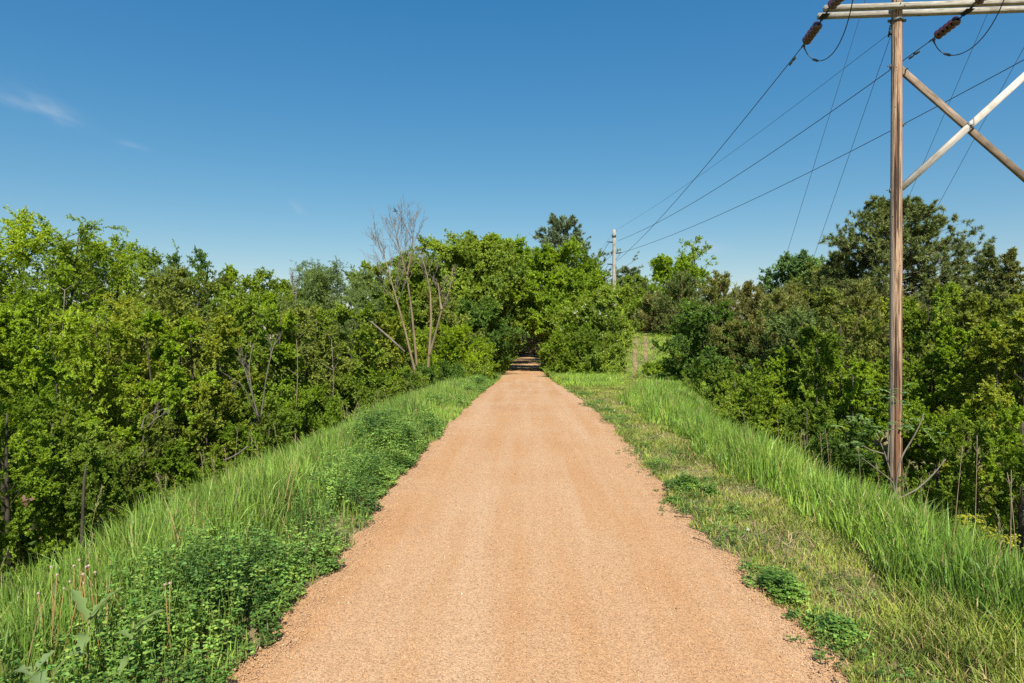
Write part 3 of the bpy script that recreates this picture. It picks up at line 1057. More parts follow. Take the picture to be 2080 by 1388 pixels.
# ------------------------------------------------------------------ trees
SP = {
    # nl: limbs per square metre of (crown height x radius); S twigs groups per limb; T twigs per group; K leaves per twig
    'airy':  dict(hb=.16, nl=1.9, S=8, T=6, K=10, leaf=(.085, .050), prof='round', rise=.55, arch=.10, sub=.34, tw=.26, up=.10, dr=.35, nu=.9, lump=.34, mat='leaf'),
    'dense': dict(hb=.14, nl=2.1, S=9, T=7, K=11, leaf=(.085, .060), prof='round', rise=.65, arch=.12, sub=.30, tw=.20, up=.25, dr=.15, nu=.8, lump=.30, mat='leaf'),
    'oak':   dict(hb=.20, nl=2.0, S=8, T=8, K=11, leaf=(.10, .065), prof='round', rise=.5, arch=.15, sub=.28, tw=.20, up=.3, dr=.10, nu=.8, lump=.38, mat='leaf'),
    'willow': dict(hb=.10, nl=2.3, S=9, T=7, K=11, leaf=(.085, .026), prof='round', rise=.8, arch=.15, sub=.34, tw=.30, up=.05, dr=.5, nu=.6, lump=.28, mat='leaf'),
    'shrub': dict(hb=.04, nl=4.2, S=7, T=6, K=10, leaf=(.065, .042), prof='shrub', rise=1.1, arch=.10, sub=.32, tw=.20, up=.30, dr=.12, nu=.8, lump=.26, mat='leaf'),
    'sparse': dict(hb=.45, nl=1.1, S=5, T=4, K=8, leaf=(.08, .045), prof='round', rise=.8, arch=.1, sub=.30, tw=.2, up=.35, dr=.1, nu=.7, lump=.5, mat='leaf'),
    'cedar': dict(hb=.03, nl=6.0, S=8, T=6, K=11, leaf=(.095, .020), prof='cedar', rise=.85, arch=.02, sub=.26, tw=.15, up=.60, dr=-.35, nu=.3, lump=.30, mat='cedar', along=1.6, cmin=.18),
    'spruce': dict(hb=.05, nl=5.5, S=8, T=6, K=10, leaf=(.075, .020), prof='cone', rise=-.10, arch=.06, sub=.26, tw=.08, up=.12, dr=.0, nu=.5, lump=.22, mat='needle', along=1.0, cmin=.10),
    'wpine': dict(hb=.10, nl=1.7, S=11, T=4, K=22, leaf=(.12, .020), prof='wpine', rise=.22, arch=-.18, sub=.10, tw=.04, up=.5, dr=-.3, nu=.2, lump=.40, mat='needle', along=1.1, v0=.35, whorl=11, cmin=.3),
    'rpine': dict(hb=.10, nl=2.6, S=9, T=4, K=30, leaf=(.16, .022), prof='rpine', rise=.25, arch=-.12, sub=.26, tw=.06, up=.6, dr=-.35, nu=.2, lump=.22, mat='needle', along=.8, v0=.5),
}


def profile(kind, t):
    if kind == 'round':
        return np.sqrt(np.clip(1 - ((t - .42) / .62) ** 2, .03, 1))
    if kind == 'shrub':
        return np.sqrt(np.clip(1 - ((t - .25) / .80) ** 2, .03, 1))
    if kind == 'cedar':
        return np.clip((1 - t) ** .62 * (.72 + .6 * t) * 1.12, .05, 1)
    if kind == 'cone':
        return np.clip(1 - t, .02, 1) ** .9
    if kind == 'wpine':
        return np.clip((1 - t) ** .85 * 1.1, .05, 1.1)
    if kind == 'rpine':
        return np.clip(1 - ((t - .45) / .57) ** 2, .04, 1) ** .8
    return np.ones_like(t)


WOODY = []


def grow(rng, H, R, sp, Z=25.0, stems=1, lean=(0, 0), dens=1.0, tilt=0.0, hb=None, squash=1.0):
    """returns (wood geometry, leaf geometry) in local coordinates, base at the origin"""
    c = SP[sp]
    m = float(np.clip(Z / 26, .55, 2.4)) ** .75         # farther trees: fewer, larger leaves
    hb = (c['hb'] if hb is None else hb) * H
    nL = int(np.clip(c['nl'] * (H - hb) * R * (2.0 if c['mat'] == 'leaf' else 1.5), 24, 210))
    t = (np.arange(nL) + rng.random(nL)) / nL
    t = t ** .9
    if 'whorl' in c:
        t = (np.floor(t * c['whorl']) + .18 * rng.random(nL)) / c['whorl']
    az = np.arange(nL) * 2.39996 + rng.normal(0, .5, nL)
    p1, p2, p3 = rng.random(3) * 6.28
    lump = 1 + c['lump'] * (.7 * np.sin(2 * az + p1 + 5 * t) + .5 * np.sin(3 * az - 9 * t + p2) + .4 * np.sin(az + 13 * t + p3)) + rng.normal(0, .10, nL)
    re = R * profile(c['prof'], t) * np.clip(lump, .45, 1.4)
    ze = hb + (H - hb) * np.clip(t * (1 + rng.normal(0, .03, nL)), 0, 1)
    si = rng.integers(0, stems, nL)
    bo = np.zeros((stems, 2))
    to = np.tile(np.asarray(lean, float), (stems, 1))
    if stems > 1:
        sa = np.arange(stems) * 2 * PI / stems + rng.random()
        bo = np.stack([np.cos(sa), np.sin(sa)], -1) * .06 * R
        to = to + np.stack([np.cos(sa), np.sin(sa)], -1) * R * .42
    wph = rng.random((stems, 2)) * 6.28

    def axis(z, s):
        f = np.clip(z / H, 0, 1)[..., None]
        return bo[s] * (1 - f) + to[s] * f ** 1.15 + .035 * R * np.sin(f * 7 + wph[s]) * f

    zs = np.clip(ze - c['rise'] * re - .05 * H * rng.random(nL), .05 * H, .93 * H)
    A = np.concatenate([axis(zs, si), zs[:, None]], 1)
    dirh = np.stack([np.cos(az), np.sin(az)], -1)
    cen = np.asarray(lean, float)[None] * np.clip(ze / H, 0, 1)[:, None]
    E = np.concatenate([cen + dirh * re[:, None], ze[:, None]], 1)
    mid = (A + E) / 2 + np.array([0, 0, 1.]) * (c['arch'] * re)[:, None]
    # wood: trunk(s)
    parts = []
    tr = (.010 * H + .02) * (1.0 if stems == 1 else .7)
    for s in range(stems):
        zz = np.linspace(-.1, H * .93, 12)
        P = np.concatenate([axis(zz, np.full(12, s)), zz[:, None]], 1)
        parts.append(tube(P, tr * np.clip(1 - zz / H, .04, 1) ** .8 + .006, 7))
    lr = np.clip(.007 * np.linalg.norm(E - A, axis=1) + .004, .006, .05)
    uu = [0, .35, .7, 1.0]
    for a, b in zip(uu[:-1], uu[1:]):
        parts.append(segs(bezier(A, mid, E, np.full(nL, a)), bezier(A, mid, E, np.full(nL, b)), lr * (1 - .75 * a), lr * (1 - .75 * b), 4))
    # sub-branches
    S = max(3, int(round(c['S'] * dens * 1.15)))
    u = .06 + .94 * rng.random((nL, S)) ** .7
    P = bezier(A[:, None], mid[:, None], E[:, None], u)
    ld = nrm(E - A)[:, None]
    outw = np.concatenate([dirh, np.zeros((nL, 1))], 1)[:, None]
    al = c.get('along', .7)
    d = nrm(ld * al * .8 + outw * .35 + rng.normal(0, .62, (nL, S, 3)) + np.array([0, 0, c['up']]))
    sl = c['sub'] * np.clip(re, c.get('cmin', .35) * R, 1.1 * R)[:, None] * rng.uniform(.55, 1.3, (nL, S))
    P1 = P + d * sl[..., None]
    parts.append(segs(P.reshape(-1, 3), P1.reshape(-1, 3), .0042 * m, .0022 * m, 3))
    # twigs
    T = c['T']
    v = c.get('v0', .25) + (1.05 - c.get('v0', .25)) * rng.random((nL, S, T))
    Q0 = P[:, :, None] + (P1 - P)[:, :, None] * v[..., None]
    td = nrm(d[:, :, None] * al + rng.normal(0, .65, (nL, S, T, 3)) + np.array([0, 0, c['up'] * .6]))
    tl = c['tw'] * R ** .5 * rng.uniform(.5, 1.3, (nL, S, T)) * 1.15
    # leaves
    K = max(4, int(round(c['K'] * (3.1 if c['mat'] == 'leaf' else 1.9) / m ** 1.6)))
    w = .08 + .95 * rng.random((nL, S, T, K))
    sag = np.array([0, 0, -1.]) * (c['dr'] * .35 * (w ** 2) * tl[..., None])[..., None]
    LP = Q0[..., None, :] + td[..., None, :] * (tl[..., None] * w)[..., None] + sag
    LD = nrm(td[..., None, :] * al + rng.normal(0, .7, LP.shape) + np.array([0, 0, -c['dr']]))
    ctr = np.concatenate([np.asarray(lean, float) * .5, [hb + .4 * (H - hb)]])
    LP = LP.reshape(-1, 3)
    LD = LD.reshape(-1, 3)
    ov = nrm(LP - ctr)
    LN = nrm(np.array([0, 0, c['nu']]) + ov * .5 + rng.normal(0, .5, LP.shape))
    sz = rng.uniform(.65, 1.3, len(LP)) * m * (.86 if c['mat'] == 'leaf' else 1.0)
    leaf = leaf_quads(LP, LD, LN, c['leaf'][0] * sz, c['leaf'][1] * sz)
    return cat_geo(parts), leaf


COLS = {
    'lite': (0.248, 0.351, 0.053),
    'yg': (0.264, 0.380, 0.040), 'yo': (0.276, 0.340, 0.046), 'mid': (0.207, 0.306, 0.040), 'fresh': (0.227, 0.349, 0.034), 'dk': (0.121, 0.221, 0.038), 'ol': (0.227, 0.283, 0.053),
    'gy': (0.179, 0.256, 0.072), 'bright': (0.281, 0.410, 0.025), 'ced': (.215, .245, .062), 'cedb': (.225, .235, .066), 'cedg': (.150, .205, .055), 'pine': (.150, .195, .050),
    'bpine': (.165, .225, .105), 'spr': (0.119, 0.166, 0.063), 'far': (.160, .270, .085),
}
KIND = {'airy': ('broadleaf_tree', 'tree'), 'dense': ('broadleaf_tree', 'tree'), 'oak': ('broadleaf_tree', 'tree'), 'willow': ('willow_tree', 'tree'), 'shrub': ('shrub', 'shrub'),
        'sparse': ('broadleaf_tree', 'tree'), 'cedar': ('cedar_tree', 'tree'), 'spruce': ('spruce_tree', 'tree'), 'wpine': ('pine_tree', 'tree'), 'rpine': ('pine_tree', 'tree')}
TREES = {}
SEED = [100]


def plant(px, top, Z, wpx, sp, col, label, stems=1, lean=(0, 0), dens=1.0, group=None, hb=None, key=None, rmul=1.0, blossoms=0):
    SEED[0] += 1
    rng = np.random.default_rng(SEED[0])
    p = W(px, top, Z)
    gz = float(zt(p[0], p[1])) - .03
    H = float(p[2] - gz)
    R = float(wpx / 2 / F_PX * Z) * rmul * 1.22
    wood, leaf = grow(rng, H, R * .95, sp, Z, stems, lean, dens, hb=hb)
    nm, cat = KIND[sp]
    t = thing(nm, label, cat, (p[0], p[1], gz), group)
    obj('trunk' if cat == 'tree' else 'stems', wood, M['bark_red' if sp in ('rpine', 'cedar', 'wpine') else 'bark'], t)
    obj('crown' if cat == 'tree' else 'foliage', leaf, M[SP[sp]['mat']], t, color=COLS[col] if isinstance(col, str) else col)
    if blossoms:
        V = leaf[0].reshape(-1, 4, 3)[:, 2]
        sel = V[(V[:, 1] < np.quantile(V[:, 1], .55)) & (V[:, 2] > H * .35)]
        sel = sel[rng.integers(0, len(sel), blossoms)]
        sel = np.repeat(sel, 7, 0) + rng.normal(0, .05, (blossoms * 7, 3))
        obj('blossoms', leaf_quads(sel, rng.normal(0, 1, sel.shape) + [0, -.5, .5], rng.normal(0, 1, sel.shape), .07, .06), M['blossom'], t)
    if key:
        TREES[key] = (t, H)
    return t


# --- left of the path: skyline row
plant(95, 437, 22, 250, 'airy', 'yg', 'tallest feathery yellow green ash on the skyline at the outer edge of the woods', stems=2, key='ash')
plant(-25, 468, 20, 210, 'airy', 'fresh', 'feathery green ash half cut off by the edge of the photo beside the tallest ash', key='ash2')
plant(200, 488, 25, 170, 'airy', 'yg', 'yellow green ash just below and behind the tallest ash', stems=2)
plant(243, 482, 33, 70, 'sparse', 'mid', 'small thin crowned sapling top poking above the ash row', hb=.55)
plant(292, 503, 28, 150, 'airy', 'mid', 'green ash with a sloping top between the thin sapling and the twiggy tree', stems=2)
plant(398, 508, 26, 100, 'sparse', 'dk', 'twiggy tree with two thin dark leaved tops standing clear of the woods', stems=2, hb=.62)
plant(362, 545, 24, 170, 'airy', 'ol', 'olive green tree under the two twiggy tops', stems=2)
plant(452, 548, 29, 130, 'dense', 'yg', 'round topped yellow green tree beyond the twiggy tree')
plant(527, 552, 31, 110, 'airy', 'mid', 'loose green tree with a small pointed top before the dip in the skyline')
plant(588, 574, 34, 90, 'dense', 'mid', 'low green tree in the dip of the skyline before the grey willow')
plant(655, 541, 30, 150, 'willow', 'gy', 'broad grey green willow with a domed top', stems=2, dens=1.2)
plant(728, 556, 33, 85, 'willow', 'gy', 'narrow grey green willow beside the broad one', dens=1.2)
plant(768, 536, 37, 100, 'dense', 'mid', 'green tree whose top shows behind the first bare trunk')
plant(832, 528, 41, 120, 'oak', 'mid', 'green tree whose top shows between the bare trunks')
# --- left: middle storey
plant(28, 600, 14.5, 190, 'dense', 'fresh', 'fresh green tree filling the outer edge below the skyline ashes', stems=2)
plant(150, 625, 17, 190, 'airy', 'yg', 'yellow green tree below the tallest ash with bare pale stems showing', stems=2)
plant(255, 600, 19, 170, 'airy', 'yo', 'olive yellow tree below the thin sapling', stems=2)
plant(335, 650, 17, 150, 'dense', 'fresh', 'rounded bright green young tree in the lower woods above the tangle of fallen branches', stems=2)
plant(418, 640, 18, 150, 'dense', 'yo', 'golden olive tree with drooping lower boughs above the grass bank', stems=2)
plant(478, 590, 22, 130, 'airy', 'mid', 'green tree behind the golden olive one', stems=2)
plant(545, 610, 23, 130, 'dense', 'fresh', 'fresh green tree behind the bare grey bush', stems=2)
plant(615, 625, 25, 130, 'airy', 'ol', 'olive green tree below the dip in the skyline', stems=2)
plant(690, 630, 27, 130, 'dense', 'mid', 'green tree in front of the two willows with a pale trunk below', stems=2)
plant(762, 640, 30, 120, 'dense', 'yo', 'olive tree behind the leaning dead pole', stems=2)
plant(815, 620, 34, 100, 'airy', 'mid', 'green tree directly behind the two bare trunks', stems=2)
plant(882, 600, 38, 110, 'airy', 'ol', 'olive tree behind the forked bare trunk')
# --- left: bottom storey shrubs at the toe of the bank
plant(15, 800, 11.5, 200, 'shrub', 'fresh', 'leafy shrub in the darkest outer corner of the dip', dens=1.1)
plant(110, 830, 13, 170, 'shrub', 'mid', 'leafy shrub in the shade below the yellow green tree', dens=1.1)
plant(205, 900, 12, 150, 'shrub', 'mid', 'low shrub behind the grass crest around the broken grey stump', dens=1.1)
plant(290, 860, 14, 150, 'shrub', 'ol', 'olive shrub under the tangle of fallen branches', dens=1.1)
plant(355, 900, 14, 120, 'shrub', 'fresh', 'low fresh green shrub at the grass crest in the hollow', dens=1.1)
plant(420, 790, 17, 140, 'shrub', 'yo', 'golden shrub under the drooping golden olive tree', dens=1.1)
plant(485, 860, 17, 110, 'shrub', 'fresh', 'small shrub at the crest where a dead stalk leans', dens=1.1)
plant(545, 815, 19, 130, 'shrub', 'mid', 'rounded green shrub at the foot of the bare grey bush', dens=1.1)
plant(625, 790, 22, 140, 'shrub', 'fresh', 'spreading green shrub on the bank under the pale trunk', dens=1.1)
plant(705, 765, 25, 140, 'shrub', 'mid', 'green shrub below the willows along the bank top', dens=1.1)
plant(775, 745, 28, 120, 'shrub', 'fresh', 'green shrub in front of the leaning dead pole', dens=1.1)
plant(835, 765, 27, 100, 'shrub', 'mid', 'dark low shrub at the foot of the bare trunks', dens=1.1)
plant(915, 668, 32, 125, 'shrub', 'bright', 'bright lime green rounded bush beside the forked bare trunk', stems=3, dens=1.3)
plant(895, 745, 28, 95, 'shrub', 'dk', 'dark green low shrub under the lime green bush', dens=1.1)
plant(955, 690, 34, 90, 'shrub', 'fresh', 'green shrub at the grass edge between the lime green bush and the tree tunnel', stems=3, dens=1.2, key='bush')
plant(950, 740, 31, 80, 'shrub', 'mid', 'low green shrub where the grass bank ends by the tunnel', dens=1.1)
# --- the trees round the tunnel
plant(905, 492, 44, 130, 'oak', 'lite', 'fluffy topped light green maple beside the bare trunks', dens=1.2, key='maple')
plant(962, 484, 47, 150, 'oak', 'lite', 'tallest light green maple left of the tunnel mouth', dens=1.2, lean=(.6, 0), hb=.28)
plant(990, 488, 52, 125, 'oak', 'fresh', 'light green maple leaning over the tunnel mouth', dens=1.2, lean=(1.3, 0), hb=.34)
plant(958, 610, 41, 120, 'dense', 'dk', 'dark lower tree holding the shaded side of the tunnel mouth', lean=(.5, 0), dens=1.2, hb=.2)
plant(1005, 520, 62, 130, 'oak', 'mid', 'darker tree whose crown closes the tunnel from above', dens=1.3, lean=(1.6, 0), hb=.36, key='arch')
plant(1150, 503, 50, 135, 'dense', 'fresh', 'tall bright green pointed tree on the track side of the tunnel mouth', dens=1.3, lean=(-.7, 0), hb=.30)
plant(1130, 560, 46, 110, 'oak', 'fresh', 'green tree hanging over the path from the track side', dens=1.2, lean=(-1.5, 0), hb=.42)
plant(1192, 556, 44, 120, 'dense', 'fresh', 'broad green tree in front of the small spruce', stems=2, dens=1.2)
plant(1192, 622, 39, 105, 'dense', 'mid', 'green hawthorn with white blossom beside the tunnel mouth', stems=2, dens=1.2, blossoms=90)
plant(1230, 580, 40, 100, 'dense', 'lite', 'rounded yellow green tree standing below the far pole', stems=2, dens=1.3)
plant(1163, 660, 37, 78, 'shrub', 'fresh', 'leafy shrub leaning onto the path at the tunnel mouth', stems=3, dens=1.3)
plant(1208, 672, 34.5, 90, 'shrub', 'mid', 'rounded green shrub beside the foot of the dirt track', stems=3, dens=1.3)
plant(1172, 705, 35, 70, 'shrub', 'fresh', 'low green shrub at the back edge of the junction lawn', dens=1.2)
plant(1142, 434, 68, 370, 'wpine', 'bpine', 'tall blue green white pine with upswept tiers above the tunnel trees', dens=1.0, key='wpine')
plant(1191, 520, 62, 95, 'spruce', 'spr', 'small sharp tipped spruce beside the white pine')
plant(1213, 546, 66, 80, 'spruce', 'spr', 'second small dark spruce between the pine and the far pole')
plant(1278, 538, 66, 150, 'wpine', 'bpine', 'bushy blue green pine just behind the far pole')
plant(1308, 580, 60, 70, 'cedar', 'cedg', 'dark green cedar between the bushy pine and the broad leafy tree')
# --- right skyline
plant(1370, 525, 56, 95, 'oak', 'fresh', 'bright green broad leafy tree on the skyline beyond the dirt track', dens=1.2)
plant(1412, 487, 55, 62, 'sparse', 'fresh', 'thin bare branched tree top with leaf tufts beside the bright leafy tree', dens=1.5, hb=.5)
plant(1385, 560, 44, 105, 'cedar', 'cedg', 'dark green pointed cedar in front of the bright leafy tree')
plant(1330, 600, 48, 85, 'cedar', 'cedb', 'brownish cedar at the top of the dirt track')
plant(1462, 561, 40, 110, 'cedar', 'ced', 'olive cedar with a rounded top beside the dark pointed one')
plant(1525, 583, 37, 105, 'cedar', 'cedb', 'brown tinged cedar in the middle of the cedar row')
plant(1580, 592, 35, 95, 'cedar', 'ced', 'olive brown cedar ending the row before the round far tree', key='cedar')
plant(1517, 571, 58, 60, 'spruce', 'spr', 'tiny dark spruce tip behind the cedar row')
plant(1545, 574, 60, 60, 'spruce', 'spr', 'tiny spruce tip next to the darker one behind the cedar row')
plant(1622, 524, 62, 110, 'oak', 'far', 'distant round crowned blue green oak on the skyline', dens=1.4, key='oak')
plant(1690, 545, 46, 110, 'dense', 'ol', 'olive green broad tree between the round oak and the big pine', dens=1.2)
plant(1655, 590, 38, 110, 'dense', 'ol', 'olive leafy tree under the round oak', stems=2)
plant(1832, 412, 42, 262, 'rpine', 'pine', 'big dark green red pine with a rounded crown behind the wooden pole', dens=1.2, lean=(-.4, 0), key='rpine')
plant(1718, 500, 45, 110, 'rpine', 'pine', 'smaller dark pine joined to the shoulder of the big one', dens=1.0)
plant(1750, 580, 28, 120, 'cedar', 'ced', 'olive cedar in front of the big pine on the near side of the wooden pole')
plant(1808, 600, 30, 90, 'dense', 'yo', 'olive yellow leafy tree straight behind the wooden pole', stems=2)
plant(2012, 503, 36, 105, 'spruce', 'pine', 'narrow dark spruce with a clear leader near the edge')
plant(2055, 510, 34, 150, 'spruce', 'ced', 'olive spruce with bare twigs at its tip at the edge of the photo')
plant(1975, 560, 40, 90, 'rpine', 'pine', 'low dark pine filling the gap before the spruces')
plant(1900, 590, 27, 140, 'dense', 'mid', 'green leafy tree beyond the wooden pole below the big pine', stems=2)
plant(1985, 610, 25, 140, 'dense', 'ol', 'olive leafy tree below the narrow spruce', stems=2)
plant(2085, 590, 24, 150, 'airy', 'yo', 'yellow olive tree cut off by the edge below the spruces', stems=2)
# --- right: front storey beyond the bank
plant(1440, 622, 31, 140, 'dense', 'dk', 'dark glossy broad shrub tree at the corner of the grass below the track', stems=3, dens=1.3, hb=.04)
plant(1490, 660, 30, 110, 'cedar', 'ced', 'low olive cedar behind the dark glossy shrub tree')
plant(1545, 655, 29, 110, 'cedar', 'cedb', 'low brown cedar behind the pale twiggy shrub')
plant(1605, 640, 27, 120, 'airy', 'gy', 'grey green thin leaved tree with pale stems below the cedar row', stems=3)
plant(1520, 765, 22, 130, 'shrub', 'yg', 'pale yellow green twiggy shrub at the foot of the grass bank', stems=3, dens=1.0)
plant(1450, 740, 26, 110, 'shrub', 'mid', 'green shrub between the dark glossy tree and the pale twiggy one', dens=1.2)
plant(1575, 720, 23, 130, 'shrub', 'fresh', 'fresh green shrub behind the pale twiggy one', dens=1.2)
plant(1655, 680, 22, 150, 'dense', 'mid', 'mid green leafy tree above the dry stalks on the bank', stems=3, hb=.05)
plant(1700, 640, 24, 120, 'airy', 'ol', 'olive thin stemmed tree beside the wooden pole', stems=3)
plant(1735, 730, 20, 140, 'dense', 'fresh', 'green leafy tree at the foot of the wooden pole on the path side', stems=3, hb=.05)
plant(1640, 815, 18, 130, 'shrub', 'mid', 'low green shrub on the bank below the leafy tree', dens=1.1)
plant(1720, 860, 16.5, 130, 'shrub', 'dk', 'dark low shrub behind the sumac sapling', dens=1.1)
plant(1880, 690, 21, 150, 'dense', 'mid', 'mid green leafy tree close behind the wooden pole on its far side', stems=3, hb=.05)
plant(1960, 670, 19, 160, 'dense', 'fresh', 'fresh green leafy tree above the black hollow', stems=3, hb=.05)
plant(2060, 650, 17.5, 170, 'dense', 'yo', 'yellowish leafy tree at the edge above the tall dry stalks', stems=3, hb=.05)
plant(1905, 830, 17, 130, 'shrub', 'fresh', 'leafy shrub in the hollow just past the foot of the pole', dens=1.1)
plant(1985, 850, 15.5, 150, 'shrub', 'mid', 'leafy shrub in the hollow between the tall dry stalks', dens=1.1)
plant(2075, 830, 14, 160, 'shrub', 'fresh', 'leafy shrub in the hollow cut off by the edge', dens=1.1)
plant(1332, 742, 34, 36, 'shrub', 'fresh', 'small green bush beside the foot of the dirt track on the shrub tree side', dens=1.1)
plant(1405, 700, 36, 80, 'shrub', 'mid', 'green bush on the side of the rise behind the dark glossy tree', dens=1.1)

# --- deep woods: copies of the trees above, standing behind the front rows
rng = np.random.default_rng(77)


def deep(key, pts, label, group):
    for pt in pts:
        x, y, top = pt[:3]
        src, h0 = TREES[key]
        gz = float(zt(x, y)) - .05
        copy_tree(src, (x, y, gz), rng.random() * 6.28 if len(pt) < 4 else pt[3], (top - gz) / h0, label, group)


deep('ash', [(-24, 30, 4.2), (-32, 36, 4.6), (-20, 38, 3.6), (-27, 48, 4.4), (-36, 26, 4.4), (-40, 46, 5.4), (-30, 62, 5.6), (-19, 21, 2.2), (-24, 18, 2.6), (-29, 22, 3.4), (-20, 27, 2.4), (-16, 31, 1.8), (-34, 18, 3.4), (-16.5, 24, 1.0), (-21, 13, 2.0), (-14.5, 20, 1.2), (-18.5, 26.5, 2.4), (-26, 37, 3.6), (-33, 46, 4.6), (-40, 57, 5.4), (-46, 36, 6), (-22, 33, 3.2)],
     'green tree standing deep in the woods behind the skyline row on the bare trunk side', 'trees deep in the woods on the bare trunk side')
deep('maple', [(-14, 44, 4.0), (-9.5, 52, 5.6), (-18, 56, 5.0), (-8, 62, 7.6), (-13, 68, 7.2), (-22, 72, 6.4), (-6.5, 74, 8.6), (-5.5, 88, 9.0), (-6, 104, 9.5), (-5.5, 122, 10), (-12, 84, 9), (-6, 145, 10)],
     'broad green tree standing in the shade behind the tunnel mouth', 'trees lining the tunnel')
PI_ = math.pi
deep('arch', [(-2.9, 86, 7.4, 0), (3.0, 88, 7.8, PI_), (-2.8, 94, 7.8, 0), (3, 98, 8, PI_), (-2.8, 104, 8, 0), (3, 108, 8.2, PI_), (-2.8, 114, 8.2, 0), (3, 119, 8.4, PI_), (-2.9, 126, 8.4, 0), (3, 134, 8.6, PI_),
              (-2.8, 142, 9, 0), (3, 152, 9, PI_), (7.5, 58, 5.8, 0), (7.2, 66, 6.6, 0), (7, 75, 7.2, 0), (-7.2, 70, 7.0, PI_), (-7, 79, 7.4, PI_), (10, 66, 7.4), (12, 80, 8.4), (-2.2, 172, 9, 0), (2.4, 176, 9, PI_), (-6, 186, 9), (5, 188, 9), (0, 192, 10)],
     'tree in the dark wood that arches over the far part of the path', 'trees arching over the far path')
deep('bush', [(-3.0, 41.5, .9), (-3.1, 45, 1.6), (3.1, 42, 1.4), (3.1, 46, 1.8), (-3.1, 50, 1.8), (3.1, 52, 2.0), (-3.1, 57, 2.0), (3.1, 60, 2.2), (-3.1, 64, 2.2), (3.1, 69, 2.4), (-3.1, 73, 2.4), (3.1, 79, 2.4), (-3.0, 83, 2.5),
              (2.8, 91, 2.6), (-2.8, 96, 2.6), (2.8, 106, 2.8), (-2.8, 112, 2.8), (2.8, 124, 3), (-2.8, 130, 3), (-2.6, 160, 3), (2.6, 164, 3), (-1.2, 184, 3.2), (1.4, 186, 3.2), (.2, 189, 3)],
     'shaded leafy bush crowding the side of the far path inside the tree tunnel', 'bushes lining the far path')
deep('cedar', [(17, 44, 5.0), (21, 46, 5.2), (15, 52, 5.6), (24, 40, 4.6), (19, 34, 3.4), (14.5, 37, 3.8), (22, 52, 5.4), (27, 50, 5.0), (12, 55, 5.4)],
     'olive cedar standing deep in the cedar stand behind the front rows', 'cedars deep in the stand')
deep('oak', [(22, 30, 2.6), (27, 33, 3.2), (32, 38, 4.0), (36, 46, 5.0), (24, 24, 2.2), (30, 26, 2.6), (38, 36, 4.0), (18, 26, 1.9), (29, 58, 5.2), (40, 58, 6.0)],
     'leafy tree standing deep in the woods behind the wooden pole', 'trees deep in the woods behind the wooden pole')

# unseen trees added out of frame to darken the two hollows
_t, _h = TREES['ash2']
for _x, _y, _tp, _l in ((-9.6, 7.0, 4.8, 'leafy tree added out of view to shade the dark hollow with the stump'), (-7.2, 3.0, 3.6, 'second leafy tree added out of view to shade the same hollow'), (11.0, 8.0, 4.4, 'leafy tree added out of view to shade the hollow beyond the pole')):
    _g = float(zt(_x, _y)) - .05
    copy_tree(_t, (_x, _y, _g), _x, (_tp - _g) / _h, _l, None)

# undergrowth covering the hollows and the foot of the woods
n = 90000
side = rng.random(n) < .5
y = 4 + rng.random(n) * 44
x = np.where(side, -(4.3 + rng.gamma(2.0, 3.0, n)), sr_(y) + 2.2 + rng.gamma(2.0, 2.6, n))
keep = ((side & (y < 44)) | (~side & (y < 29))) & (nz2(x, y, .6, 9) > -.5)
x, y = x[keep], y[keep]
n = len(x)
h = rng.random(n) ** 1.5 * (.55 + .5 * nz2(x, y, .8, 3))
a = rng.random(n) * 6.28
P = np.stack([x, y, zt(x, y) + np.abs(h) + .02], -1)
D = np.stack([np.cos(a), np.sin(a), rng.normal(0, .3, n)], -1)
N = nrm(rng.normal(0, .45, (n, 3)) + [0, -.2, .9])
s = rng.uniform(.06, .13, n)
o = obj('undergrowth', leaf_quads(P, D, N, s, s * .6), M['leaf'], color=(.16, .26, .04))
tag(o, 'low leafy undergrowth on the floor of the hollows and under the trees', 'undergrowth', kind='stuff')
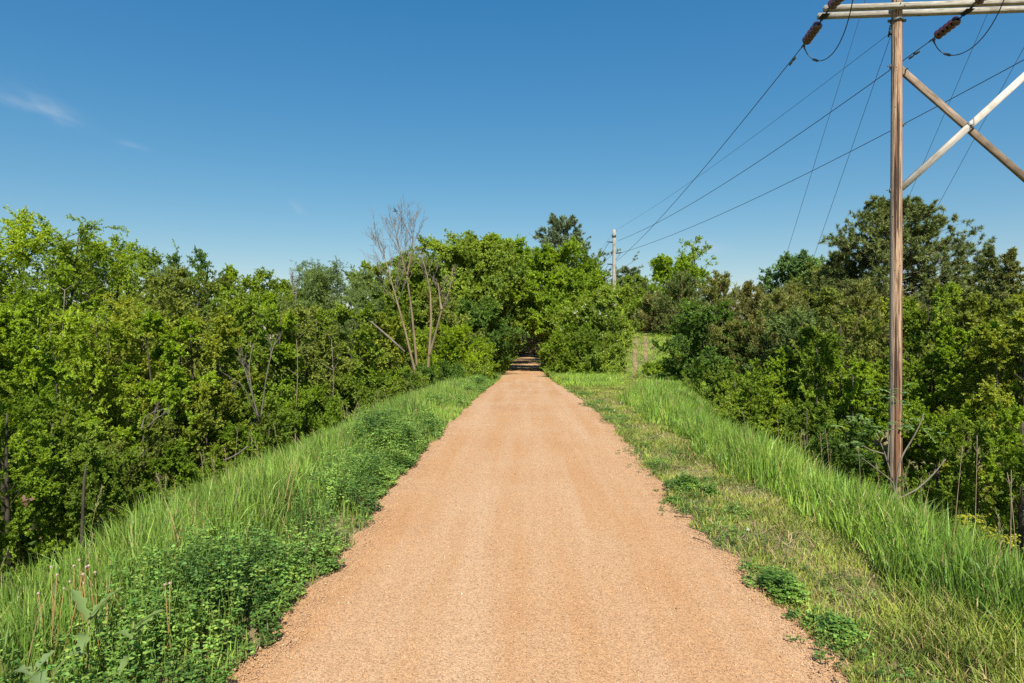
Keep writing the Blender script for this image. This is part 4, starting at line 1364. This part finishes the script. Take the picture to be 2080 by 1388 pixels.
# ------------------------------------------------------------------ bare trees
def bare(rng, stems, depth_twigs, label, mat, name='bare_tree', cat='tree', fine=1.0, group=None):
    """stems: list of (list of (px, py, Z), r0, r1); limbs grown from their upper parts"""
    base = W(*stems[0][0][0])
    gz = float(zt(base[0], base[1]))
    org = np.array([base[0], base[1], gz])
    t = thing(name, label, cat, org, group)
    trunk_geo, twig = [], []
    for pts, r0, r1, nb, blen in stems:
        P = np.array([W(*p) for p in pts]) - org
        # smooth the polyline
        k = len(P)
        tt = np.linspace(0, k - 1, 6 * k)
        Q = np.stack([np.interp(tt, np.arange(k), P[:, i]) for i in range(3)], -1)
        for _ in range(3):
            Q[1:-1] = (Q[:-2] + Q[1:-1] * 2 + Q[2:]) / 4
        rr = np.linspace(r0, r1, len(Q))
        trunk_geo.append(tube(Q, rr, 7))
        # branches
        f = rng.uniform(.52, 1.0, nb)
        ii = (f * (len(Q) - 2)).astype(int)
        D = nrm(Q[ii + 1] - Q[ii])
        a = rng.random(nb) * 2 * PI
        d = nrm(D * .9 + np.stack([np.cos(a), np.sin(a) * .8, np.zeros(nb)], -1) * .75 + [0, 0, .25])
        L = blen * rng.uniform(.4, 1.15, nb) * (1.35 - 1.0 * f)
        A = Q[ii]
        B = A + d * L[:, None]
        mid = (A + B) / 2 + rng.normal(0, .05, A.shape) * L[:, None] - [0, 0, .0]
        B = B + np.array([0, 0, .18]) * L[:, None]
        ra = np.maximum(rr[ii] * .34, .007)
        us = np.linspace(0, 1, 5)
        for u0, u1 in zip(us[:-1], us[1:]):
            twig.append(segs(bezier(A, mid, B, np.full(nb, u0)), bezier(A, mid, B, np.full(nb, u1)), ra * (1 - .8 * u0), ra * (1 - .8 * u1), 4))
        # second order
        for lvl, (cnt, sc, rs) in enumerate(((7, .42, .0065), (5, .5, .0045))):
            cnt = int(cnt * depth_twigs)
            u = .25 + .75 * rng.random((len(A), cnt))
            A2 = bezier(A[:, None], mid[:, None], B[:, None], u).reshape(-1, 3)
            pd = np.repeat(nrm(B - A), cnt, 0)
            d2 = nrm(pd * .9 + rng.normal(0, .45, A2.shape) + [0, 0, .28])
            L2 = np.repeat(np.linalg.norm(B - A, axis=1), cnt) * sc * rng.uniform(.4, 1.1, len(A2))
            B2 = A2 + d2 * L2[:, None]
            M2 = (A2 + B2) / 2 + rng.normal(0, .06, A2.shape) * L2[:, None]
            for u0, u1 in ((0, .5), (.5, 1)):
                twig.append(segs(bezier(A2, M2, B2, np.full(len(A2), u0)), bezier(A2, M2, B2, np.full(len(A2), u1)), rs * fine * (1 - .6 * u0), rs * fine * (1 - .6 * u1), 3))
            A, mid, B = A2, M2, B2
    obj('trunk', cat_geo(trunk_geo), mat, t, smooth=True)
    obj('twigs', cat_geo(twig), M['dead_grey'], t)
    return t


rng = np.random.default_rng(301)
ZD = 29.0
bare(rng, [([(846, 765, ZD), (838, 735, ZD), (825, 680, ZD), (810, 625, ZD), (795, 572, ZD + .3), (783, 528, ZD + .5), (770, 500, ZD + .8)], .066, .012, 20, 2.9)],
     .9, 'left leaning bare dead tree with brown trunk of the pair rising from one thicket', M['dead'], fine=1.1)
bare(rng, [([(847, 745, ZD + 1.2), (842, 690, ZD + 1.2), (836, 630, ZD + 1.2), (828, 572, ZD + 1.2), (818, 530, ZD + 1.3), (808, 490, ZD + 1.4), (800, 455, ZD + 1.5)], .064, .012, 20, 2.8),
           ([(827, 560, ZD + 1.2), (834, 525, ZD + 1.3), (840, 480, ZD + 1.4), (839, 440, ZD + 1.5)], .045, .012, 14, 1.9)],
     .9, 'tallest bare dead tree with a wide fan of fine twigs against the sky', M['dead'], fine=1.1)
bare(rng, [([(869, 752, ZD - .5), (872, 715, ZD - .5), (876, 650, ZD - .3), (874, 590, ZD), (864, 545, ZD), (852, 510, ZD + .3)], .068, .012, 10, 1.8),
           ([(871, 725, ZD - .5), (884, 680, ZD - .6), (897, 630, ZD - .7), (914, 590, ZD - .7), (920, 545, ZD - .6)], .057, .010, 9, 1.2),
           ([(897, 630, ZD - .7), (893, 605, ZD - .6), (890, 575, ZD - .5)], .06, .015, 6, 1.0)],
     .9, 'forked bare dead tree with orange brown trunks beside the lime green bush', M['dead'], fine=1.1)
# small leafless snag on the skyline dip
bare(rng, [([(597, 650, 33), (596, 600, 33), (594, 560, 33)], .08, .012, 9, 1.1), ([(597, 640, 33), (603, 590, 33), (604, 565, 33)], .06, .012, 8, 1.0)],
     .8, 'small grey leafless snag in the dip of the skyline', M['dead_grey'])
# bare grey bush in front of the woods
bare(rng, [([(528, 860, 17.5), (512, 800, 17.3), (505, 745, 17.3), (514, 700, 17.4)], .022, .005, 6, .8), ([(524, 850, 17.5), (498, 790, 17), (478, 770, 16.8), (470, 795, 16.7)], .02, .005, 5, .5),
           ([(530, 850, 17.5), (540, 770, 17.4), (552, 715, 17.4), (560, 690, 17.5)], .02, .005, 6, .8), ([(526, 850, 17.4), (500, 760, 17.2), (486, 720, 17.2)], .018, .005, 5, .6)],
     .5, 'bare grey leafless bush with pale tangled branches above the grass bank', M['dead_grey'], name='bare_bush', cat='shrub', fine=.75)
bare(rng, [([(288, 872, 13.2), (292, 850, 13.2), (310, 838, 13.1), (332, 832, 13.0)], .018, .006, 4, .35), ([(300, 868, 13.2), (320, 848, 13.1), (345, 838, 13.1)], .018, .006, 4, .35)],
     .5, 'pale fallen branch tangled in the shade under the golden olive tree', M['dead_grey'], name='fallen_branch', cat='branch')
# leaning dead pole trunk
P = np.array([W(822, 715, 28.4), W(790, 685, 28.5), (W(755, 655, 28.6)), W(728, 638, 28.7)])
o = obj('leaning_dead_trunk', cat_geo([tube(P - P[0], [.05, .045, .036, .02], 7), segs([P[2] - P[0]], [P[2] - P[0] + [-.3, 0, .5]], .02, .008, 4)]), M['dead_grey'], loc=P[0], smooth=True)
tag(o, 'pale dead trunk leaning slantwise in front of the olive tree', 'tree trunk')
# broken grey stump
b, tp = W(163, 1035, 9.2), W(175, 942, 9.3)
gz = float(zt(b[0], b[1]))
pl = np.array([[0, 0, 0], (tp - b) * .5 + [0, 0, b[2] - gz] + np.array([-.02, 0, 0]), tp - [b[0], b[1], gz]])
o = obj('broken_stump', tube(bezier(*pl, np.linspace(0, 1, 6)), [.030, .024, .027, .018, .019, .004], 7), M['bark'], loc=(b[0], b[1], gz), smooth=True)
tag(o, 'broken grey stump leaning out of the shrub behind the grass crest', 'stump')
# fallen bough on the grass crest
for px0, py0, px1, py1, Z in ((455, 935, 505, 905, 9.6),):
    a, b = W(px0, py0, Z), W(px1, py1, Z)
    o = obj('fallen_branch', tube(bezier(a, (a + b) / 2 + [0, 0, -.05], b, np.linspace(0, 1, 6)) - a, np.linspace(.011, .005, 6), 5), M['dead_grey'], loc=a)
    tag(o, 'dry bough lying on the crest of the grass bank over the hollow', 'branch')

# pale bare stems showing in the woods
for i, (px, y0, y1, Z, dx, lab) in enumerate([(125, 830, 590, 18, 4, 'tall pale stem in the outer woods below the tallest ash'), (84, 830, 690, 16, 6, 'short pale stem in the outer woods beside the tall one'),
                                              (604, 800, 690, 21.5, -3, 'orange brown sapling stem standing clear in front of the woods'), (673, 780, 690, 24, 2, 'grey brown stem below the broad willow'),
                                              (868, 690, 600, 26, 2, 'hidden')][:4]):
    b, tp = W(px, y0, Z), W(px + dx, y1, Z)
    gz = float(zt(b[0], b[1]))
    b0 = np.array([b[0], b[1], gz])
    n = 10
    tt = np.linspace(0, 1, n)[:, None]
    P = (tp - b0) * tt + np.stack([.05 * np.sin(tt[:, 0] * 7 + i), 0 * tt[:, 0], 0 * tt[:, 0]], -1)
    tw = []
    for q in range(9):
        k = rng.integers(4, n)
        a = rng.random() * 6.28
        tw.append(segs([P[k]], [P[k] + np.array([math.cos(a), math.sin(a) * .5, .6]) * rng.uniform(.2, .6)], .012, .004, 3))
    t = thing('bare_sapling', lab, 'sapling', b0)
    obj('trunk', tube(P, np.linspace(.028, .009, n), 6), M['dead' if i == 2 else 'dead_grey'], t, smooth=True)
    obj('twigs', cat_geo(tw), M['dead_grey'], t)

# ------------------------------------------------------------------ sumac sapling at the pole
ZS = 12.6
b = W(1816, 1040, ZS)
gz = float(zt(b[0], b[1]))
org = np.array([b[0], b[1], gz])
sumac = thing('sumac_sapling', 'bare stemmed sumac sapling with a few feathery leaves growing in front of the pole foot', 'shrub', org)
stemlists = [[(1816, 1045), (1815, 985), (1806, 950), (1795, 915), (1780, 880)], [(1817, 1040), (1822, 960), (1832, 925), (1855, 890), (1871, 858), (1876, 840)],
             [(1816, 1000), (1815, 980), (1790, 960), (1750, 930)], [(1828, 1012), (1862, 995), (1895, 965), (1921, 933)], [(1803, 940), (1806, 890), (1811, 850), (1812, 815)],
             [(1795, 922), (1770, 915), (1752, 905)]]
pts3 = []
for q, sl in enumerate(stemlists):
    P = np.array([W(px, py, ZS - .15 * (q % 3)) for px, py in sl]) - org
    tt = np.linspace(0, len(P) - 1, 14)
    P = np.stack([np.interp(tt, np.arange(len(P)), P[:, i]) for i in range(3)], -1)
    P[1:-1] = (P[:-2] + 2 * P[1:-1] + P[2:]) / 4
    pts3.append(P)
obj('stems', cat_geo([tube(P, np.linspace(.019 if q in (0, 1, 3) else .014, .008, 14), 6) for q, P in enumerate(pts3)] +
                     [segs([pts3[3][k] for k in (8, 9, 11, 12)], [pts3[3][k] + [rng.normal(0, .03), 0, .09] for k in (8, 9, 11, 12)], .009, .005, 4)]), M['dead_grey'], sumac, smooth=True)
LV, LPp = [], []


def pinnate(rng, base, d, L, nleaf, lf):
    d = nrm(np.asarray(d, float))
    sd_ = nrm(np.cross(d, [0, 0, 1.]))
    s = np.repeat(np.linspace(.2, 1, nleaf), 2)
    sg = np.tile([-1., 1.], nleaf)
    P = base + d * (s * L)[:, None] + np.array([0, 0, -1.]) * (s ** 2 * L * .35)[:, None]
    D = d * .45 + sd_ * sg[:, None] + np.array([0, 0, -.35]) + rng.normal(0, .12, P.shape)
    N = np.array([0, 0, 1.]) + rng.normal(0, .25, P.shape)
    return leaf6(P, D, N, lf * (1.15 - .5 * np.abs(s - .5)), lf * .3)


anchors = [(1765, 805), (1800, 812), (1815, 825), (1822, 800), (1790, 835), (1740, 850), (1715, 860), (1760, 850), (1830, 865), (1850, 870), (1870, 868), (1885, 872), (1800, 860), (1775, 870), (1745, 890), (1752, 905), (1720, 900), (1812, 815), (1840, 860)]
for px, py in anchors + [(px_ + rng.normal(0, 14), py_ + rng.normal(0, 9)) for px_, py_ in anchors]:
    base = W(px, py, ZS - .2 + .3 * rng.random()) - org
    LV.append(pinnate(rng, base, [rng.normal(0, 1), rng.normal(-.5, .5), rng.normal(.5, .4)], rng.uniform(.18, .30), 9, .078))
obj('leaves', cat_geo(LV), M['leaf'], sumac, color=(.20, .32, .11))

# ------------------------------------------------------------------ H-frame power pole
ZP1 = 17.3
arm = nrm(_M @ np.array([1.0, 0, .075]))          # crossarm direction (right end a little nearer)
arm[2] = 0
arm = nrm(arm)
back = np.array([-arm[1], arm[0], 0])             # horizontal, away from the camera
up = np.array([0, 0, 1.0])
base1 = W(1819, 900, ZP1)
gz1 = float(zt(base1[0], base1[1]))
o1 = np.array([base1[0], base1[1], gz1])
z_arm = W(1819, 15, 17.1)[2]
hf = thing('power_pole', 'tall weathered wooden power pole frame with twin crossarms and X braces', 'utility pole', o1)
POLE_SPAN = 3.46
H1 = z_arm - gz1
obj('pole', tube(np.stack([np.zeros(30), np.zeros(30), np.linspace(-.4, H1 + 2.3, 30)], -1), np.linspace(.165, .119, 30), 20), M['pole'], hf, smooth=True)
p2 = obj('pole', tube(np.stack([np.zeros(30), np.zeros(30), np.linspace(-.6, H1 + 2.3, 30)], -1), np.linspace(.165, .119, 30), 20), M['pole'], hf, smooth=True)
p2.location = arm * POLE_SPAN
p2.rotation_euler = (0, 0, 2.0)
RA = math.atan2(arm[1], arm[0])


def beam_obj(name, cx, cd, cz, half, hy, hz, mat, tilt=0.0, parent=hf):
    """timber along the crossarm axis, own local x along its length (grain follows)"""
    o = obj(name, box_geo((0, 0, 0), np.array([1., 0, 0]), np.array([0, 1., 0]), np.array([0, 0, 1.]), half, hy, hz, .008), mat, parent)
    o.location = arm * cx + back * cd + up * cz
    o.rotation_euler = Euler((0, -tilt, RA), 'XYZ')
    return o


# twin crossarms, front and back of the poles
L0, L1 = -1.86, POLE_SPAN + 1.86
for cd in (-.205, .205):
    beam_obj('crossarm', (L0 + L1) / 2, cd, H1, (L1 - L0) / 2, .080, .058, M['beam'])
# X braces between the poles
zb_hi, zb_lo = W(1836, 140, ZP1)[2] - gz1, W(1836, 384, ZP1)[2] - gz1
zc, dz = (zb_hi + zb_lo) / 2, (zb_hi - zb_lo)
span = POLE_SPAN - .30
ln = math.hypot(span + .1, dz)
ang = math.atan2(dz, span + .1)
beam_obj('cross_brace', POLE_SPAN / 2, -.055, zc, ln / 2, .045, .080, M['brace_pale'], ang)
beam_obj('cross_brace', POLE_SPAN / 2, .055, zc, ln / 2, .045, .080, M['brace_brown'], -ang)
# hardware on the brace crossing and ends
obj('brace_strap', cat_geo([box_geo((0, 0, 0), nrm(arm * math.cos(ang) + up * math.sin(ang)), back, nrm(up * math.cos(ang) - arm * math.sin(ang)), .028, .052, .088, 0),
                            tube([back * -.13, back * .12], .014, 8)]), M['steel'], hf, loc=arm * (POLE_SPAN / 2) - back * .052 + up * zc)
obj('brace_bolt', cat_geo([tube([arm * e - back * .13 + up * z, arm * e + back * .13 + up * z], .016, 8) for e in (.22, POLE_SPAN - .22) for z in (zb_hi - .05, zb_lo + .05)]), M['steel'], hf)
# bolts and plates where arms meet the poles
obj('arm_bolt', cat_geo([tube([arm * (e + dx) - back * .31 + up * (H1 + z), arm * (e + dx) + back * .31 + up * (H1 + z)], .013, 6) for e in (0, POLE_SPAN) for dx, z in ((-.05, .03), (.05, -.03))]), M['steel'], hf)
# dark trapezoid plates between the two arms at each string
ATT = [-1.78, POLE_SPAN / 2 - .03, POLE_SPAN + 1.78]
for a_ in ATT:
    w = .16
    top, bot = H1 - .06, H1 - .155
    V = []
    for e in (-.004, .004):
        for bx, bz in ((-.30, top), (.30, top), (.16, bot), (-.16, bot)):
            V.append(arm * (a_ + e) + back * bx + up * bz)
    Q = np.array([[0, 1, 2, 3], [7, 6, 5, 4], [0, 4, 5, 1], [1, 5, 6, 2], [2, 6, 7, 3], [3, 7, 4, 0]])
    side = [box_geo(arm * a_ + back * .0 + up * (H1 - .10), back, arm, up, .145, .10, .006, 0)]
    obj('dark_plate', cat_geo([(np.array(V), Q, None)] + side), M['dark_steel'], hf)
# band with hooks under the arm
zb = W(1819, 45, ZP1)[2] - gz1
for e in (0, POLE_SPAN):
    obj('pole_band', cat_geo([tube([arm * e + up * (zb - .035), arm * e + up * (zb + .035)], .158, 20), box_geo(arm * (e - .185) + up * zb, arm, back, up, .035, .02, .03), box_geo(arm * (e + .185) + up * zb, arm, back, up, .035, .02, .03),
                              tube([arm * (e - .15) - back * .10 + up * (zb - .06), arm * (e) - back * .17 + up * (zb + .02), arm * (e + .15) - back * .10 + up * (zb - .06)], .014, 6)]), M['steel'], hf)
    # guy and ground-wire eye
    obj('guy_eye', cat_geo([tube([arm * (e - .145) + back * .03 + up * (zb - .10), arm * (e - .18) + back * .05 + up * (zb - .38)], .022, 8), box_geo(arm * (e - .15) + up * (zb - .30), arm, back, up, .03, .025, .05)]), M['dark_steel'], hf)
# climbing step stubs
for z_px, sx in ((137, -1), (388, -1), (255, 1)):
    z_ = W(1819, z_px, ZP1)[2] - gz1
    obj('step_bolt', cat_geo([tube([arm * (.13 * sx) + up * z_, arm * (.24 * sx) + up * (z_ + .01)], .011, 6), box_geo(arm * (.155 * sx) + up * z_, arm, back, up, .012, .03, .05)]), M['steel'], hf)

# far pole end points (needed for conductor directions)
ZP2 = 55.0
b2 = W(1247.5, 640, ZP2)
gz2 = float(zt(b2[0], b2[1]))
o2 = np.array([b2[0], b2[1], gz2])
POST = [(1237, 492.5), (1260, 514.5), (1236, 537.5)]
TIP = [W(px, py, ZP2) for px, py in POST]
TOP2 = W(1248.5, 467, ZP2)


def disc_string(a, b, n=5, rd=.126):
    """glazed suspension discs revolved round the line a-b"""
    a, b = np.asarray(a, float), np.asarray(b, float)
    L = np.linalg.norm(b - a)
    d = (b - a) / L
    prof = []
    for i in range(n):
        s0 = (i + .12) / n
        for ds, r in ((0, .035), (.04, .05), (.16, .085), (.34, rd), (.50, rd * 1.02), (.62, rd * .90), (.70, .060), (.84, .045)):
            prof.append(((s0 + ds / n) * L, r))
    prof = np.array(prof)
    P = a + d * prof[:, :1]
    n_ = len(P)
    ref = np.array([0, 0, 1.])
    A = nrm(np.cross(d, ref))
    B = np.cross(d, A)
    k = 20
    an = np.arange(k) * 2 * PI / k
    V = P[:, None] + (A * np.cos(an)[:, None] + B * np.sin(an)[:, None])[None] * prof[:, 1][:, None, None]
    i = np.arange(k)
    j = (i + 1) % k
    Q = np.concatenate([np.stack([q * k + i, q * k + j, (q + 1) * k + j, (q + 1) * k + i], -1) for q in range(n_ - 1)])
    return V.reshape(-1, 3), Q, None


def wire_pts(a, b, sag, n=40):
    t = np.linspace(0, 1, n)
    P = a + (b - a) * t[:, None]
    P[:, 2] -= sag * 4 * t * (1 - t)
    return P


WIRE_R = .0125
name_phase = ['at the free end of the crossarm', 'from the middle of the crossarm', 'from the hidden end of the crossarm']
target = [TIP[2], TIP[0], TIP[1]]
FARX = [W(1252, 531, ZP2), W(1256, 489, ZP2), TIP[1]]
for q, a_ in enumerate(ATT):
    pa = arm * a_ + back * .24 + up * (H1 - .12) + o1
    tdir = nrm(FARX[q] - pa + np.array([0, 0, -3.2]))
    s0 = pa + tdir * .10
    s1 = pa + tdir * .92
    ins = thing('insulator_string', ['far side string of brown porcelain discs at the free crossarm end', 'far side string of brown porcelain discs under the middle of the crossarm', 'far side string of brown porcelain discs at the hidden crossarm end'][q], 'insulator', pa)
    obj('discs', disc_string(s0 - pa, s1 - pa), M['porcelain'], ins, smooth=True)
    obj('shackle', cat_geo([tube([np.zeros(3), s0 - pa + tdir * .03], .02, 6), tube([s1 - pa - tdir * .02, s1 - pa + tdir * .10], .022, 6)]), M['dark_steel'], ins)
    cl = s1 + tdir * .10
    obj('dead_end_clamp', cat_geo([tube([cl - pa, cl - pa + tdir * .20], [.03, .02], 8), tube([cl - pa + tdir * .05, cl - pa + np.array([.02, 0, -.16])], [.03, .018], 8), box_geo(cl - pa + np.array([.0, 0, -.07]), nrm(tdir), back, up, .05, .02, .02)]), M['steel'], ins)
    # near side string, towards the camera and out over the right
    near_dir = nrm(-back * .93 + arm * .22 + up * .10)
    pn = arm * a_ - back * .24 + up * (H1 - .03) + o1
    ins2 = thing('insulator_string', ['near side string of amber discs pulled towards the camera at the free crossarm end', 'near side string of dark discs pulled towards the camera over the middle crossarm', 'near side string of porcelain discs at the hidden crossarm end'][q], 'insulator', pn)
    m0, m1 = near_dir * .10, near_dir * .92
    obj('discs', disc_string(m0, m1), M['porcelain'], ins2, smooth=True)
    obj('shackle', cat_geo([tube([np.zeros(3), m0 + near_dir * .03], .02, 6), tube([m1 - near_dir * .02, m1 + near_dir * .15], .022, 6)]), M['dark_steel'], ins2)
    # conductor to the far pole
    P = wire_pts(cl + tdir * .1, FARX[q], [.42, .55, .55][q])
    o = obj('power_line', tube(P - P[0], WIRE_R, 6), M['wire'], loc=P[0], smooth=True)
    tag(o, ['thick power cable from the free crossarm end down to the lowest far pole insulator', 'thick power cable from the middle of the crossarm to the top far pole insulator', 'thick power cable passing behind the pole to the middle far pole insulator'][q], 'power line')
    # vibration damper riding on the cable
    dpt = P[0] + (P[1] - P[0]) * .75
    dd = nrm(P[2] - P[1])
    o = obj('damper', cat_geo([tube([dd * -.21 - up * .07, dd * -.05 - up * .07], .03, 8), tube([dd * .05 - up * .07, dd * .21 - up * .07], .03, 8), tube([dd * -.2 - up * .07, dd * .2 - up * .07], .01, 5), box_geo(-up * .03, dd, back, up, .03, .018, .045)]), M['steel'], loc=dpt)
    tag(o, ['dumbbell vibration damper on the cable at the free crossarm end', 'dumbbell vibration damper on the cable beside the pole', 'dumbbell vibration damper on the cable at the hidden crossarm end'][q], 'damper')
    # incoming conductor from behind the camera
    nd = pn + near_dir * 1.06
    E = nd + near_dir * 42 + up * .5
    P = wire_pts(nd, E, .8)
    o = obj('power_line', tube(P - P[0], WIRE_R, 6), M['wire'], loc=P[0], smooth=True)
    tag(o, 'incoming power cable running overhead towards the camera ' + name_phase[q], 'power line')
    # jumper loop under the arm
    js = cl + np.array([.02, 0, -.15])
    tt = np.linspace(0, 1, 28)
    ctrl = np.array([js, js + np.array([.12, -.05, -.42]), js + np.array([.42, -.45, -.78]), (js + nd) / 2 + np.array([.30, -.2, -.95]), nd + np.array([.06, .3, -.55]), nd])
    from math import comb
    P = sum(comb(5, i) * (tt ** i * (1 - tt) ** (5 - i))[:, None] * ctrl[i] for i in range(6))
    o = thing('jumper_cable', ['hanging jumper cable loop under the free crossarm end', 'hanging jumper cable loop under the middle of the crossarm', 'hanging jumper cable loop at the hidden crossarm end'][q], 'cable', P[0])
    obj('cable', tube(P - P[0], WIRE_R, 6), M['wire'], o, smooth=True)
    k = 5
    obj('sleeve', tube([P[k] - P[0], P[k + 2] - P[0]], .032, 8), M['steel'], o, smooth=True)

# overhead ground wire to the far pole top, and the down guys
gw0 = arm * -.16 + up * (W(1808, 69, ZP1)[2] - gz1) + o1
P = wire_pts(gw0, TOP2 - [0, 0, .05], .30)
o = obj('ground_wire', tube(P - P[0], .006, 5), M['wire'], loc=P[0], smooth=True)
tag(o, 'thinnest wire from the pole below the crossarm to the tip of the far pole', 'wire')
GUYS = [((1804, -150, 17.4), (1547, 680, 30.0), 'guy wire from the hidden pole top down past the round oak'),
        ((1809, 74, 17.4), (1612, 640, 27.0), 'guy wire from the band under the crossarm down toward the round oak'),
        ((2035, -40, 17.2), (1812, 480, 29.0), 'guy wire slanting behind the X brace to the back of the wooden pole'),
        ((2100, 60, 17.2), (1850, 520, 27.0), 'guy wire slanting behind the X brace into the big pine')]
for a, b, lab in GUYS:
    a, b = W(*a), W(*b)
    d = b - a
    s = 1.0
    e = b.copy()
    while e[2] > zt(e[0], e[1]) + .1 and s < 2.2:
        s += .01
        e = a + d * s
    o = obj('guy_wire', tube(np.array([a, a + (e - a) * .5, e]) - a, .0065, 5), M['wire'], loc=a, smooth=True)
    tag(o, lab, 'wire')

# ------------------------------------------------------------------ far pole
fp = thing('far_power_pole', 'distant slim wooden power pole with three side insulators above the trees', 'utility pole', o2)
Hf = TOP2[2] - gz2
obj('pole', tube(np.stack([np.zeros(10), np.zeros(10), np.linspace(-.4, Hf, 10)], -1), np.linspace(.18, .125, 10), 14), M['beam'], fp, smooth=True)
obj('pole_top_bracket', cat_geo([tube([[-.02, 0, Hf - .62], [-.02, 0, Hf - .42]], .17, 12), box_geo((-.13, -.05, Hf - .5), np.array([1., 0, 0]), np.array([0, 1., 0]), up, .05, .05, .09), tube([[.1, 0, Hf - .12], [.2, 0, Hf - .12]], .025, 6)]), M['steel'], fp)
for tp in TIP:
    e = tp - o2
    s = np.sign(e[0])
    x0, x1 = s * .14, e[0]
    ss = np.linspace(0, 1, 25)
    P = np.stack([x0 + (x1 - x0) * ss, 0 * ss, e[2] + .03 * ss], -1)
    obj('post_insulator', cat_geo([tube(P, .045 + .022 * (np.arange(25) % 2) * (ss < .86), 10), tube([P[-1], P[-1] + [s * .14, 0, .01]], .03, 8)]), M['rubber'], fp)

# conductors beyond the far pole, running on behind the tree tunnel
for (i, px, py, lab) in ((0, 1132, 640, 'far cable leaving the top insulator of the far pole'), (2, 1150, 650, 'far cable leaving the lowest insulator of the far pole'), (1, 1135, 690, 'far cable leaving the middle insulator of the far pole')):
    P = wire_pts(TIP[i], W(px, py, 120), .5)
    o = obj('power_line', tube(P - P[0], .016, 5), M['wire'], loc=P[0], smooth=True)
    tag(o, lab, 'power line')
P = wire_pts(TOP2 - [0, 0, .05], W(1128, 625, 120), .5)
o = obj('ground_wire', tube(P - P[0], .008, 4), M['wire'], loc=P[0], smooth=True)
tag(o, 'thin wire leaving the tip of the far pole behind the trees', 'wire')

# ------------------------------------------------------------------ moth near the lens, bird in the sky
c = W(50, 1018, 2.6)
moth = thing('flying_insect', 'tan winged insect in flight before the dark hollow', 'insect', c)
wing = lambda d, L, w: leaf6(np.zeros((1, 3)), np.array([d], float), np.array([[.2, -1, .2]]), L, w)
obj('wings', cat_geo([wing((1, .5, .25), .036, .012), wing((-.45, .4, .8), .028, .014), wing((.1, .3, -1), .026, .014)]), M['insect'], moth)
obj('body', tube([[-.014, 0, -.006], [-.004, 0, 0], [.008, 0, .004], [.016, 0, .008]], [.002, .005, .005, .002], 8), M['insect'], moth, smooth=True)
c = W(803, 430, 38)
bird = thing('flying_bird', 'tiny dark dragonfly like bird gliding above the tallest bare tree', 'bird', c)
obj('body', tube([[-.14, 0, .0], [-.06, 0, .01], [.04, 0, .02], [.12, 0, .02], [.16, 0, .02]], [.006, .025, .032, .022, .005], 8), M['bird'], bird, smooth=True)
obj('wing', cat_geo([leaf6(np.array([[.02, 0, .03]]), np.array([[.1, .9, .35]]), np.array([[0, 0, 1.]]), .26, .09), leaf6(np.array([[.02, 0, .03]]), np.array([[-.2, -.9, .4]]), np.array([[0, 0, 1.]]), .26, .09)]), M['bird'], bird)
